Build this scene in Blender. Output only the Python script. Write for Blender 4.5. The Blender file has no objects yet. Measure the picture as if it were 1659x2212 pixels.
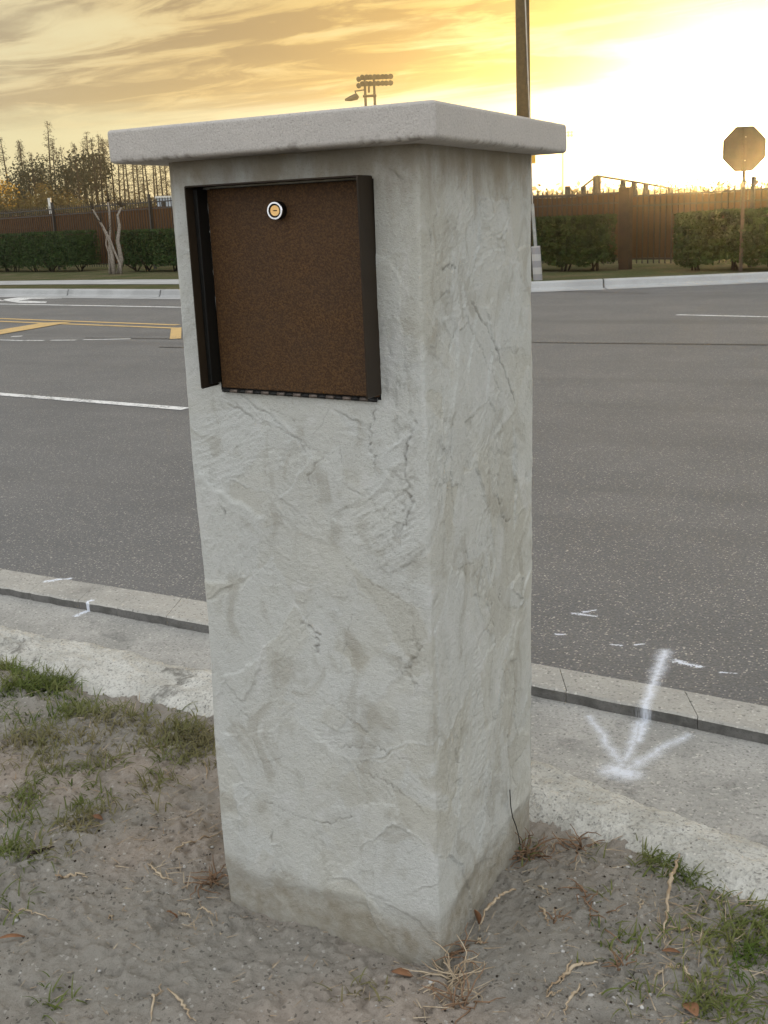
import bpy, math, random
import numpy as np
from mathutils import Vector, Matrix

# ------------------------------------------------------------------ camera
S = bpy.context.scene
COL = S.collection
CX, CY, FPX = 829.5, 1106.0, 2409.9          # the photograph as viewed is 1659 x 2212
YAW, PITCH, ROLL = 0.4655, 0.2549, -0.0444
CAM = np.array([0.7282, -1.6024, 1.3])

def cam_axes():
    cy, sy = math.cos(YAW), math.sin(YAW)
    fw = np.array([-sy * math.cos(PITCH), cy * math.cos(PITCH), -math.sin(PITCH)])
    r = np.array([cy, sy, 0.0]); u = np.cross(r, fw)
    c, s = math.cos(ROLL), math.sin(ROLL)
    return c * r + s * u, -s * r + c * u, fw
RX, UX, FW = cam_axes()

def ray(x, y):
    return FW + RX * (x - CX) / FPX - UX * (y - CY) / FPX
def gz(x, y, z=0.0):                          # survey: the ground point seen at (x, y)
    d = ray(x, y); t = (z - CAM[2]) / d[2]
    return (float(CAM[0] + d[0] * t), float(CAM[1] + d[1] * t))
def far(x, dist, y=480):                      # ground point at a distance, on a bearing
    d = ray(x, y); n = math.hypot(d[0], d[1])
    return (float(CAM[0] + d[0] / n * dist), float(CAM[1] + d[1] / n * dist))
def hz(x, y, g):                              # height of what stands at g and is seen at (x, y)
    d = ray(x, y); n = math.hypot(d[0], d[1])
    return float(CAM[2] + d[2] / n * math.hypot(g[0] - CAM[0], g[1] - CAM[1]))

cd = bpy.data.cameras.new('camera'); cam = bpy.data.objects.new('camera', cd); COL.objects.link(cam)
cam.matrix_world = Matrix(((RX[0], UX[0], -FW[0], CAM[0]), (RX[1], UX[1], -FW[1], CAM[1]),
                           (RX[2], UX[2], -FW[2], CAM[2]), (0, 0, 0, 1)))
cd.sensor_fit = 'HORIZONTAL'; cd.sensor_width = 36; cd.lens = FPX / 1659 * 36
cd.clip_start = 0.05; cd.clip_end = 3000
S.camera = cam
S.render.resolution_x, S.render.resolution_y = 768, 1024
S.view_settings.view_transform = 'Standard'; S.view_settings.look = 'None'
S.view_settings.gamma = 1; S.view_settings.exposure = 0.80
S.view_settings.use_curve_mapping = False
S.cycles.use_denoising = True
S.cycles.max_bounces = 6; S.cycles.volume_bounces = 0
S.cycles.transparent_max_bounces = 8

HAZE = .0011
# ------------------------------------------------------------------ node helpers
class NT:
    def __init__(s, tree): s.t = tree; s.n = tree.nodes; s.l = tree.links
    def node(s, typ, **kw):
        n = s.n.new(typ)
        for k, v in kw.items(): setattr(n, k, v)
        return n
    def put(s, sock, v):
        if v is None: return
        if isinstance(v, bpy.types.NodeSocket): s.l.new(v, sock)
        else:
            if sock.type == 'RGBA' and len(v) == 3: v = (*v, 1)
            sock.default_value = v
    def math(s, op, a, b=None, c=None, clamp=False):
        n = s.node('ShaderNodeMath', operation=op, use_clamp=clamp)
        s.put(n.inputs[0], a); s.put(n.inputs[1], b); s.put(n.inputs[2], c); return n.outputs[0]
    def vmath(s, op, a, b=None, scale=None, out=0):
        n = s.node('ShaderNodeVectorMath', operation=op)
        s.put(n.inputs[0], a); s.put(n.inputs[1], b)
        if scale is not None: s.put(n.inputs['Scale'], scale)
        return n.outputs[out]
    def noise(s, vec, scale, detail=4, rough=.55, dist=0, out=0, dim='3D', lac=2.0):
        n = s.node('ShaderNodeTexNoise', noise_dimensions=dim)
        s.put(n.inputs['Vector'], vec); n.inputs['Scale'].default_value = scale
        n.inputs['Detail'].default_value = detail; n.inputs['Roughness'].default_value = rough
        n.inputs['Distortion'].default_value = dist; n.inputs['Lacunarity'].default_value = lac
        return n.outputs[out]
    def voro(s, vec, scale, feature='F1', out=0, rnd=1):
        n = s.node('ShaderNodeTexVoronoi', feature=feature)
        s.put(n.inputs['Vector'], vec); n.inputs['Scale'].default_value = scale
        n.inputs['Randomness'].default_value = rnd
        return n.outputs[out]
    def ss(s, v, a, b):                       # smoothstep a..b -> 0..1
        n = s.node('ShaderNodeMapRange', interpolation_type='SMOOTHSTEP')
        s.put(n.inputs[0], v); n.inputs[1].default_value = a; n.inputs[2].default_value = b
        return n.outputs[0]
    def lin(s, v, a, b, c=0., d=1.):
        n = s.node('ShaderNodeMapRange'); s.put(n.inputs[0], v)
        for i, q in enumerate((a, b, c, d)): n.inputs[i + 1].default_value = q
        return n.outputs[0]
    def mix(s, f, a, b, mode='MIX'):
        n = s.node('ShaderNodeMix', data_type='RGBA', blend_type=mode)
        s.put(n.inputs[0], f); s.put(n.inputs[6], a); s.put(n.inputs[7], b); return n.outputs[2]
    def scalevec(s, v, sc):
        n = s.node('ShaderNodeMapping'); s.put(n.inputs[0], v); n.inputs[3].default_value = sc; return n.outputs[0]

def newmat(name, rough=.9, spec=.3):
    m = bpy.data.materials.new(name); m.use_nodes = True; m.node_tree.nodes.clear()
    t = NT(m.node_tree)
    b = t.node('ShaderNodeBsdfPrincipled'); o = t.node('ShaderNodeOutputMaterial')
    t.l.new(b.outputs[0], o.inputs[0])
    b.inputs['Roughness'].default_value = rough; b.inputs['Specular IOR Level'].default_value = spec
    t.b = b; t.o = o
    t.pos = t.node('ShaderNodeNewGeometry').outputs['Position']
    t.obj = t.node('ShaderNodeTexCoord').outputs['Object']
    return m, t
def bump(t, h, strength=1.0, dist=.01, normal=None):
    n = t.node('ShaderNodeBump'); n.inputs['Strength'].default_value = strength
    n.inputs['Distance'].default_value = dist; t.put(n.inputs['Height'], h)
    if normal: t.l.new(normal, n.inputs['Normal'])
    return n.outputs[0]

def simple(name, c1, c2=None, scale=20, rough=.8, spec=.3, bmp=0, metallic=0, detail=4):
    m, t = newmat(name, rough, spec)
    c2 = c2 or tuple(x * .7 for x in c1)
    n = t.noise(t.obj, scale, detail)
    f = t.ss(n, .35, .65)
    t.put(t.b.inputs['Base Color'], t.mix(f, c1, c2))
    t.b.inputs['Metallic'].default_value = metallic
    if bmp: t.l.new(bump(t, n, .6, bmp), t.b.inputs['Normal'])
    return m

# ------------------------------------------------------------------ sky and sun
SUNPX = (1630, 388)
sd = ray(*SUNPX); sd = sd / np.linalg.norm(sd)
SUN_EL = math.asin(sd[2]); SUN_AZ = math.atan2(sd[0], sd[1])     # azimuth from +Y toward +X
W = bpy.data.worlds.new('World'); S.world = W; W.use_nodes = True; W.node_tree.nodes.clear()
t = NT(W.node_tree)
sky = t.node('ShaderNodeTexSky', sky_type='NISHITA'); sky.sun_disc = False
sky.sun_elevation = max(SUN_EL, math.radians(1.5)); sky.sun_rotation = SUN_AZ
D = t.vmath('NORMALIZE', t.node('ShaderNodeTexCoord').outputs['Generated'])
sep = t.node('ShaderNodeSeparateXYZ'); t.l.new(D, sep.inputs[0]); Z = sep.outputs[2]
cosS = t.vmath('DOT_PRODUCT', D, tuple(sd), out=1)
ang = t.math('ARCCOSINE', t.math('MINIMUM', cosS, .99999))       # radians from the sun
zc = t.math('MAXIMUM', Z, 0.0)
def ramp(fac, stops, interp='B_SPLINE'):          # colour by a value, stops in the value's own units
    n = t.node('ShaderNodeValToRGB'); mxv = stops[-1][0]; n.color_ramp.interpolation = interp
    t.l.new(t.math('DIVIDE', fac, mxv, clamp=True), n.inputs[0]); e = n.color_ramp.elements
    while len(e) < len(stops): e.new(.5)
    for k, (p, c) in enumerate(stops): e[k].position = p / mxv
    for k, (p, c) in enumerate(stops): e[k].color = (*c, 1)
    return n.outputs[0]
zc = t.math('MAXIMUM', Z, 0.0)
# clear air: white round the sun, pale yellow away from it, raised cool and bright overhead and behind to light the near faces
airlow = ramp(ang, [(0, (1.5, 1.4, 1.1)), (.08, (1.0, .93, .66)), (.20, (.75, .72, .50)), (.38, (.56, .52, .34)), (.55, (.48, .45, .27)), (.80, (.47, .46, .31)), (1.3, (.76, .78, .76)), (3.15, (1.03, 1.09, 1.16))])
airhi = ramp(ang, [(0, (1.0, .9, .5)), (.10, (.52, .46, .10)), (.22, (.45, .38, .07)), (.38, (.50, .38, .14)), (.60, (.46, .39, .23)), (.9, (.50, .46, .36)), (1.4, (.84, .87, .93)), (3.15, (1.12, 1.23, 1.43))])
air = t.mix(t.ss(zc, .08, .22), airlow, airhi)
# cloud deck, seen in perspective
pz = t.math('ADD', zc, .07)
comb = t.node('ShaderNodeCombineXYZ')
t.l.new(t.math('DIVIDE', sep.outputs[0], pz), comb.inputs[0]); t.l.new(t.math('DIVIDE', sep.outputs[1], pz), comb.inputs[1])
rot = t.node('ShaderNodeMapping'); t.l.new(comb.outputs[0], rot.inputs[0])
rot.inputs[2].default_value = (0, 0, math.radians(62)); rot.inputs[3].default_value = (.5, 1.0, 1)
cn = t.noise(rot.outputs[0], 1.0, 10, .58, .5)
cn2 = t.noise(rot.outputs[0], 3.2, 8, .62, .9)
cn3 = t.noise(rot.outputs[0], .45, 3, .5, .2)
cl = t.math('ADD', t.math('ADD', t.math('MULTIPLY', cn, .55), t.math('MULTIPLY', cn2, .25)), t.math('MULTIPLY', cn3, .20))
edge = t.math('ADD', zc, t.math('MULTIPLY', t.math('SUBTRACT', cn, .5), .12))
deck = t.ss(edge, .078, .118)                                    # the deck ends above a clear band
dens = t.math('MULTIPLY', t.ss(cl, .39, .53), deck)
shade = t.ss(t.math('ADD', t.math('MULTIPLY', cn, .4), t.math('MULTIPLY', cn2, .6)), .44, .54)
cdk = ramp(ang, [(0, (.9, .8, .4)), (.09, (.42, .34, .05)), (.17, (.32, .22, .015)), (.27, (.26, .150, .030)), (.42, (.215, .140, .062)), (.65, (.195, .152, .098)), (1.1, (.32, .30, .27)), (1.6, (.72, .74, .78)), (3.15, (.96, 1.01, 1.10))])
clt = ramp(ang, [(0, (1.0, .9, .5)), (.09, (.52, .44, .08)), (.18, (.46, .36, .04)), (.29, (.46, .31, .075)), (.45, (.43, .30, .125)), (.65, (.41, .33, .19)), (1.1, (.52, .49, .42)), (1.6, (.94, .96, .98)), (3.15, (1.19, 1.23, 1.30))])  # widest stops of both cloud ramps, out of view, raised too as fill light
# clouds in evening light are brighter along their thin, torn edges
cloud = t.mix(shade, clt, cdk)
rim = t.math('MULTIPLY', t.math('MULTIPLY', t.ss(edge, .16, .10), deck), .35)
cloud = t.mix(rim, cloud, clt)
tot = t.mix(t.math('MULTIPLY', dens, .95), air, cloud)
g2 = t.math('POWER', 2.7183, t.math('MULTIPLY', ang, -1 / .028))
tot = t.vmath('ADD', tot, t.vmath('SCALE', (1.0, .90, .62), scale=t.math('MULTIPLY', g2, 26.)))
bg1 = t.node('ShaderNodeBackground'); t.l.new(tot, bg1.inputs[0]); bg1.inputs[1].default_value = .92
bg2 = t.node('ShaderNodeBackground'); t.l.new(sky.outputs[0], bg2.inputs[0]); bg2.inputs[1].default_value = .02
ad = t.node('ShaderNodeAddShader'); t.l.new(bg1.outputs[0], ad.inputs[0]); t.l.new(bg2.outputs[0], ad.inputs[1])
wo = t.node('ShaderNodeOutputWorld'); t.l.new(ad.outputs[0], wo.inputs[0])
W.cycles.sampling_method = 'MANUAL'; W.cycles.sample_map_resolution = 1024

ld = bpy.data.lights.new('sun', 'SUN'); ld.energy = 3.2; ld.angle = math.radians(.6); ld.color = (1, .62, .20)
sun = bpy.data.objects.new('sun', ld); COL.objects.link(sun)
sun.rotation_euler = Vector(sd).to_track_quat('Z', 'Y').to_euler(); sun.location = (0, 0, 30)

# ------------------------------------------------------------------ mesh helpers
def tag(o, label=None, cat=None, group=None, kind=None):
    if label: o['label'] = label
    if cat: o['category'] = cat
    if group: o['group'] = group
    if kind: o['kind'] = kind
    return o
def fastmesh(name, V, F):                     # F: (n,3) or (n,4) array
    me = bpy.data.meshes.new(name); V = np.asarray(V, np.float32); F = np.asarray(F, np.int32); k = F.shape[1]
    me.vertices.add(len(V)); me.vertices.foreach_set('co', V.ravel())
    me.loops.add(F.size); me.loops.foreach_set('vertex_index', F.ravel())
    me.polygons.add(len(F)); me.polygons.foreach_set('loop_start', np.arange(0, F.size, k, dtype=np.int32))
    me.update(calc_edges=True); return me
def link(name, me, mats, parent=None, smooth=False):
    o = bpy.data.objects.new(name, me); COL.objects.link(o)
    for m in (mats if isinstance(mats, (list, tuple)) else [mats]): me.materials.append(m)
    if smooth: me.polygons.foreach_set('use_smooth', [True] * len(me.polygons))
    if parent:
        o.parent = parent
        if parent.type == 'EMPTY' and parent.get('_w'): o.location = -parent.location
    return o
def root(name, loc, label, cat, group=None, world=False):        # world=True: children keep world coordinates
    e = bpy.data.objects.new(name, None); COL.objects.link(e); e.location = loc; e.empty_display_size = .1
    if world: e['_w'] = 1
    return tag(e, label, cat, group)

class MB:
    def __init__(s): s.v = []; s.f = []; s.mi = []
    def add(s, V, F, mi=0):
        b = len(s.v); s.v += [tuple(map(float, q)) for q in V]; s.f += [tuple(b + i for i in q) for q in F]; s.mi += [mi] * len(F)
    def box(s, x0, x1, y0, y1, z0, z1, mi=0, M=None):
        V = [(x, y, z) for z in (z0, z1) for y in (y0, y1) for x in (x0, x1)]
        if M is not None: V = [M @ Vector(q) for q in V]
        s.add(V, [(0, 2, 3, 1), (4, 5, 7, 6), (0, 1, 5, 4), (2, 6, 7, 3), (0, 4, 6, 2), (1, 3, 7, 5)], mi)
    def obox(s, p, q, w, z0, z1, mi=0):       # upright box along the ground line p-q
        p, q = Vector(p[:2]), Vector(q[:2]); d = (q - p).normalized(); n = Vector((-d.y, d.x)) * w / 2
        c = [p + n, p - n, q - n, q + n]
        s.add([(*a, z0) for a in c] + [(*a, z1) for a in c], [(0, 1, 2, 3), (7, 6, 5, 4), (0, 4, 5, 1), (1, 5, 6, 2), (2, 6, 7, 3), (3, 7, 4, 0)], mi)
    def tube(s, pts, rad, n=6, mi=0, cap=True):
        pts = [Vector(p) for p in pts]; rs = rad if isinstance(rad, (list, tuple)) else [rad] * len(pts)
        b = len(s.v); prev = None
        for i, p in enumerate(pts):
            d = (pts[min(i + 1, len(pts) - 1)] - pts[max(i - 1, 0)]).normalized()
            if prev is None: a = d.orthogonal().normalized()
            else: a = (prev - d * prev.dot(d)); a = a.normalized() if a.length > 1e-6 else d.orthogonal().normalized()
            prev = a; c = d.cross(a)
            for k in range(n):
                th = 2 * math.pi * k / n; s.v.append(tuple(p + (a * math.cos(th) + c * math.sin(th)) * rs[i]))
        for i in range(len(pts) - 1):
            for k in range(n):
                k2 = (k + 1) % n; s.f.append((b + i * n + k, b + i * n + k2, b + (i + 1) * n + k2, b + (i + 1) * n + k)); s.mi.append(mi)
        if cap and n > 2:
            s.f.append(tuple(b + k for k in reversed(range(n)))); s.mi.append(mi)
            e = b + (len(pts) - 1) * n; s.f.append(tuple(e + k for k in range(n))); s.mi.append(mi)
    def mesh(s, name):
        me = bpy.data.meshes.new(name); me.from_pydata(s.v, [], s.f); me.polygons.foreach_set('material_index', s.mi); me.update(); return me
    def build(s, name, mats, parent=None, smooth=False, bevel=0):
        o = link(name, s.mesh(name), mats, parent, False)
        o.data.polygons.foreach_set('material_index', s.mi)
        if smooth: o.data.polygons.foreach_set('use_smooth', [True] * len(s.f))
        if bevel:
            m = o.modifiers.new('b', 'BEVEL'); m.width = bevel; m.segments = 2; m.limit_method = 'ANGLE'
        return o

_tabs = {}
def vn(x, y, seed=0):                         # value noise, 0..1
    if seed not in _tabs: _tabs[seed] = np.random.RandomState(seed + 11).rand(256, 256)
    T = _tabs[seed]; xi = np.floor(x).astype(int); yi = np.floor(y).astype(int); fx = x - xi; fy = y - yi
    fx = fx * fx * (3 - 2 * fx); fy = fy * fy * (3 - 2 * fy)
    a = T[xi & 255, yi & 255]; b = T[(xi + 1) & 255, yi & 255]; c = T[xi & 255, (yi + 1) & 255]; d = T[(xi + 1) & 255, (yi + 1) & 255]
    return (a * (1 - fx) + b * fx) * (1 - fy) + (c * (1 - fx) + d * fx) * fy
def fbm(x, y, seed=0, o=4, g=.5):
    r = 0; a = 1; n = 0
    for i in range(o): r = r + a * vn(x * 2 ** i + 7.3 * i, y * 2 ** i + 3.1 * i, seed + i); n += a; a *= g
    return r / n
def sst(x, a, b):
    q = np.clip((x - a) / (b - a), 0, 1); return q * q * (3 - 2 * q)
def gridfaces(nu, nv, wrap=False):            # vertex index = j*nu+i
    i = np.arange(nu if wrap else nu - 1); j = np.arange(nv - 1); I, J = np.meshgrid(i, j)
    I = I.ravel(); J = J.ravel(); I2 = (I + 1) % nu
    return np.stack([J * nu + I, J * nu + I2, (J + 1) * nu + I2, (J + 1) * nu + I], 1)
def attr(me, name, vals):
    a = me.attributes.new(name, 'FLOAT', 'POINT'); a.data.foreach_set('value', np.asarray(vals, np.float32).ravel())

def leafquads(C, size, rng, up=0.0, aspect=.6):
    n = len(C); a = rng.normal(size=(n, 3)); a[:, 2] += up; a /= np.linalg.norm(a, axis=1)[:, None]
    b = np.cross(a, rng.normal(size=(n, 3))); b /= np.linalg.norm(b, axis=1)[:, None] + 1e-9
    s = (size * (0.6 + .8 * rng.rand(n)))[:, None] * .5
    V = np.stack([C - a * s, C + b * s * aspect, C + a * s, C - b * s * aspect], 1).reshape(-1, 3)
    return V, np.arange(4 * n).reshape(-1, 4)

def polyext(pts, a, b):                       # lengthen a polyline at both ends
    p0, p1 = np.array(pts[0]), np.array(pts[1]); q0, q1 = np.array(pts[-1]), np.array(pts[-2])
    d = (p0 - p1) / np.linalg.norm(p0 - p1); e = (q0 - q1) / np.linalg.norm(q0 - q1)
    return [tuple(p0 + d * a)] + [tuple(p) for p in pts] + [tuple(q0 + e * b)]
def resample(pts, n):
    P = np.array(pts); L = np.r_[0, np.cumsum(np.linalg.norm(np.diff(P, axis=0), axis=1))]
    s = np.linspace(0, L[-1], n); return np.stack([np.interp(s, L, P[:, 0]), np.interp(s, L, P[:, 1])], 1)
def offset(pts, d):                           # to the left of travel is +
    P = np.array(pts); out = []
    for i in range(len(P)):
        a = P[max(i - 1, 0)]; b = P[min(i + 1, len(P) - 1)]; v = (b - a) / np.linalg.norm(b - a)
        out.append((P[i][0] - v[1] * d, P[i][1] + v[0] * d))
    return out
def sheet(name, A, B, z, mat, kind='structure', label=None, thick=0, parent=None):
    A = list(A); B = list(B); n = len(A); mb = MB()
    V = [(*a, z) for a in A] + [(*b, z) for b in B]
    mb.add(V, [(i, i + 1, n + i + 1, n + i) for i in range(n - 1)])
    if thick:
        m = MB(); V2 = V + [(x, y, z - thick) for x, y, _ in V]; k = 2 * n
        F = [(i, i + 1, n + i + 1, n + i) for i in range(n - 1)]
        F += [(i, k + i, k + i + 1, i + 1) for i in range(n - 1)] + [(n + i + 1, k + n + i + 1, k + n + i, n + i) for i in range(n - 1)]
        F += [(0, n, k + n, k), (n - 1, k + n - 1, k + 2 * n - 1, 2 * n - 1)]
        m.add(V2, F); mb = m
    o = mb.build(name, mat, parent)
    if not parent: tag(o, label=label, kind=kind)
    return o

# ------------------------------------------------------------------ survey lines
L_ASPH = polyext([gz(0, 1230), gz(445, 1303), gz(1150, 1437), gz(1659, 1530)], 60, 60)
L_STRB = polyext([gz(0, 1268), gz(445, 1350), gz(1150, 1482), gz(1659, 1585)], 60, 60)
PANZ = -.03
L_CURF = polyext([gz(0, 1358, PANZ), gz(455, 1455, PANZ), gz(1150, 1655, PANZ), gz(1659, 1840, PANZ)], 30, 6)
L_CURB = polyext([gz(0, 1425), gz(455, 1530), gz(1150, 1735), gz(1659, 1960)], 30, 6)
L_KERB = [gz(-900, 640), gz(0, 639), gz(380, 643), gz(620, 645), gz(900, 637), gz(1150, 629), gz(1420, 618), gz(1659, 608), gz(1800, 600), gz(2300, 570)]

# ------------------------------------------------------------------ materials: ground
def spray_group():
    g = bpy.data.node_groups.new('spray_paint', 'ShaderNodeTree')
    g.interface.new_socket('Mask', in_out='OUTPUT', socket_type='NodeSocketFloat')
    t = NT(g); out = t.node('NodeGroupOutput'); pos = t.node('ShaderNodeNewGeometry').outputs['Position']
    flat = t.vmath('MULTIPLY', pos, (1, 1, 0))
    wob = t.vmath('SCALE', t.vmath('SUBTRACT', t.noise(flat, 14, 3, out=1), (.5, .5, .5)), scale=.03)
    p = t.vmath('ADD', flat, wob); p = t.vmath('MULTIPLY', p, (1, 1, 0))
    tot = None
    def seg(A, B, w0, w1, amp=1.):
        nonlocal tot
        A = Vector((*A, 0)); B = Vector((*B, 0)); ba = B - A
        pa = t.vmath('SUBTRACT', p, tuple(A))
        h = t.math('DIVIDE', t.vmath('DOT_PRODUCT', pa, tuple(ba), out=1), ba.dot(ba), clamp=True)
        d = t.vmath('LENGTH', t.vmath('SUBTRACT', pa, t.vmath('SCALE', tuple(ba), scale=h)), out=1)
        w = t.math('ADD', t.math('MULTIPLY', h, w1 - w0), w0)
        m = t.math('SUBTRACT', 1., t.math('DIVIDE', d, w), clamp=True)
        m = t.math('MULTIPLY', t.math('POWER', m, 1.3), amp)
        tot = m if tot is None else t.math('MAXIMUM', tot, m)
    z = PANZ
    seg(gz(1437, 1408), gz(1375, 1600, z), .048, .036, .9)
    seg(gz(1380, 1560, z), gz(1352, 1640, z), .038, .040, .8)
    seg(gz(1275, 1548, z), gz(1345, 1655, z), .034, .055, .75)
    seg(gz(1485, 1588, z), gz(1350, 1664, z), .034, .058, .75)
    seg(gz(1328, 1664, z), gz(1356, 1672, z), .078, .078, 1.1)
    soft = tot
    grain = t.noise(flat, 420, 2, .6)
    blot = t.math('MULTIPLY', soft, t.lin(t.noise(flat, 60, 3), .3, .7, .75, 1.15))
    m = t.ss(t.math('ADD', blot, t.math('MULTIPLY', t.math('SUBTRACT', grain, .5), 1.3)), .2, 1.0)
    m = t.math('MULTIPLY', m, t.ss(soft, .0, .12))
    # chips of older white paint
    tot = None
    for a, b, w in (((1240, 1325), (1286, 1330), .010), ((1262, 1322), (1288, 1318), .009), ((1205, 1371), (1220, 1370), .008), ((1462, 1428), (1508, 1440), .016),
                    ((1320, 1392), (1345, 1394), .007), ((1375, 1393), (1390, 1392), .006), ((100, 1258), (150, 1250), .014), ((1560, 1452), (1590, 1455), .006)):
        seg(gz(*a), gz(*b), w * 1.8, w * 1.4)
    seg(gz(165, 1330, z), gz(198, 1316, z), .02, .02)
    chips = t.ss(t.math('ADD', tot, t.math('MULTIPLY', t.math('SUBTRACT', t.noise(flat, 130, 5, .8), .5), 3.2)), .40, .56)
    chips = t.math('MULTIPLY', t.math('MULTIPLY', chips, t.ss(tot, .02, .1)), t.ss(t.noise(flat, 55, 4, .8), .36, .50))
    t.l.new(t.math('MAXIMUM', m, chips, clamp=True), out.inputs[0])
    return g
SPRAY = spray_group()
def with_spray(t, col, amt=1.0):
    g = t.node('ShaderNodeGroup'); g.node_tree = SPRAY
    return t.mix(t.math('MULTIPLY', g.outputs[0], 0.78 * amt), col, (.78, .82, .90))

m_asph, t = newmat('asphalt', .68, .36)
n1 = t.noise(t.pos, 1.2, 5); n2 = t.noise(t.pos, 90, 3, .7); v = t.voro(t.pos, 125); vc = t.voro(t.pos, 125, out=1)
sepc = t.node('ShaderNodeSeparateColor'); t.l.new(vc, sepc.inputs[0])
base = t.mix(t.ss(n1, .3, .7), (.145, .148, .150), (.180, .180, .178))
base = t.mix(t.ss(n2, .3, .7), base, t.mix(.6, base, (.05, .05, .05)))
stone = t.math('MULTIPLY', t.math('GREATER_THAN', sepc.outputs[0], .66), t.ss(v, .50, .25))
big = t.node('ShaderNodeSeparateColor'); t.l.new(t.voro(t.pos, 60, out=1), big.inputs[0])
base = t.mix(t.math('MULTIPLY', t.math('MULTIPLY', t.math('GREATER_THAN', big.outputs[0], .93), t.ss(t.voro(t.pos, 60), .36, .22)), .7), base, (.50, .46, .40))
base = t.mix(t.math('MULTIPLY', stone, .8), base, t.mix(sepc.outputs[1], (.10, .098, .095), (.58, .54, .47)))
tire = t.noise(t.scalevec(t.pos, (.12, 1.1, 1)), 1.2, 3)
base = t.mix(t.math('MULTIPLY', t.ss(tire, .45, .75), .45), base, (.085, .085, .086))
# tar seam
t.put(t.b.inputs['Base Color'], with_spray(t, base))
hgt = t.math('ADD', t.math('MULTIPLY', t.voro(t.pos, 125), .7), t.math('MULTIPLY', n2, .6))
t.l.new(bump(t, hgt, .55, .004), t.b.inputs['Normal'])

def concrete(name, c1, c2, scale=3, speck=True, spr=True, dark=None, stain=0.0, bmp=.003, spk=160, spk_dark=0.):
    m, t = newmat(name, .9, .25)
    n1 = t.noise(t.pos, scale, 6, .6); n2 = t.noise(t.pos, 120, 3, .7)
    c = t.mix(t.ss(n1, .35, .65), c1, c2)
    c = t.mix(t.math('MULTIPLY', t.ss(n2, .45, .75), .4 + spk_dark), c, tuple(x * .35 for x in c1))
    if speck:
        v = t.voro(t.pos, spk); vc = t.node('ShaderNodeSeparateColor'); t.l.new(t.voro(t.pos, spk, out=1), vc.inputs[0])
        c = t.mix(t.math('MULTIPLY', t.math('GREATER_THAN', vc.outputs[0], .88), .6), c, t.mix(vc.outputs[1], (.06, .06, .055), (.66, .63, .57)))
    if stain:
        s = t.ss(t.noise(t.pos, 7, 5, .65, .4), .56, .68)
        c = t.mix(t.math('MULTIPLY', s, stain), c, dark)
    if spr: c = with_spray(t, c)
    t.put(t.b.inputs['Base Color'], c)
    t.l.new(bump(t, t.math('ADD', n2, t.math('MULTIPLY', n1, .6)), .7, bmp), t.b.inputs['Normal'])
    return m
m_strip = concrete('gutter_strip_concrete', (.40, .385, .345), (.33, .32, .29), 4, bmp=.002, dark=(.12, .11, .10), stain=.25)
m_pan = concrete('gutter_pan_concrete', (.40, .39, .36), (.31, .305, .28), 5, dark=(.10, .10, .095), stain=.4, bmp=.005, spk=190, spk_dark=.2)
m_curb = concrete('old_kerb_concrete', (.58, .57, .52), (.44, .43, .385), 9, dark=(.10, .095, .08), stain=.7, bmp=.008, spk=210, spr=False, spk_dark=.4)
m_farc = concrete('far_kerb_concrete', (.42, .42, .41), (.34, .34, .33), 1.5, spr=False, speck=False)
m_walk = concrete('sidewalk_concrete', (.44, .44, .43), (.36, .36, .35), 1.2, spr=False, speck=False)

def soil_mat():
    m, t = newmat('bare_soil', .95, .15)
    n0 = t.noise(t.pos, 1.6, 4); n1 = t.noise(t.pos, 9, 6, .65); n2 = t.noise(t.pos, 60, 6, .75); n3 = t.noise(t.pos, 420, 3, .8)
    c = t.mix(t.ss(n0, .44, .66), (.335, .312, .27), (.42, .355, .295))
    c = t.mix(t.math('MULTIPLY', t.ss(n1, .45, .72), .45), c, (.175, .16, .135))
    c = t.mix(t.math('MULTIPLY', t.ss(n2, .5, .75), .55), c, (.30, .265, .22))
    c = t.mix(t.math('MULTIPLY', t.ss(n2, .45, .25), .6), c, (.07, .058, .045))
    c = t.mix(t.math('MULTIPLY', t.ss(n3, .55, .75), .5), c, (.42, .40, .36)); c = t.mix(t.math('MULTIPLY', t.ss(n3, .45, .28), .6), c, (.07, .06, .048))
    sp = t.node('ShaderNodeSeparateColor'); t.l.new(t.voro(t.pos, 190, out=1), sp.inputs[0])
    c = t.mix(t.math('MULTIPLY', t.math('GREATER_THAN', sp.outputs[0], .985), .7), c, (.52, .49, .44))
    c = t.mix(t.math('MULTIPLY', t.math('LESS_THAN', sp.outputs[0], .03), .5), c, (.03, .026, .02))
    t.put(t.b.inputs['Base Color'], c)
    h = t.math('ADD', t.math('MULTIPLY', n2, .8), t.math('MULTIPLY', n3, .35))
    t.l.new(bump(t, h, 1., .012), t.b.inputs['Normal'])
    return m
m_soil = soil_mat()
m_verge, t = newmat('verge_turf', .95, .1)
n = t.noise(t.pos, .8, 5); n2 = t.noise(t.pos, 14, 5, .7)
c = t.mix(t.ss(n, .35, .7), (.075, .085, .03), (.15, .12, .07)); c = t.mix(t.ss(n2, .4, .7), c, (.05, .06, .022))
t.put(t.b.inputs['Base Color'], c); t.l.new(bump(t, n2, 1, .05), t.b.inputs['Normal'])

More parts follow.
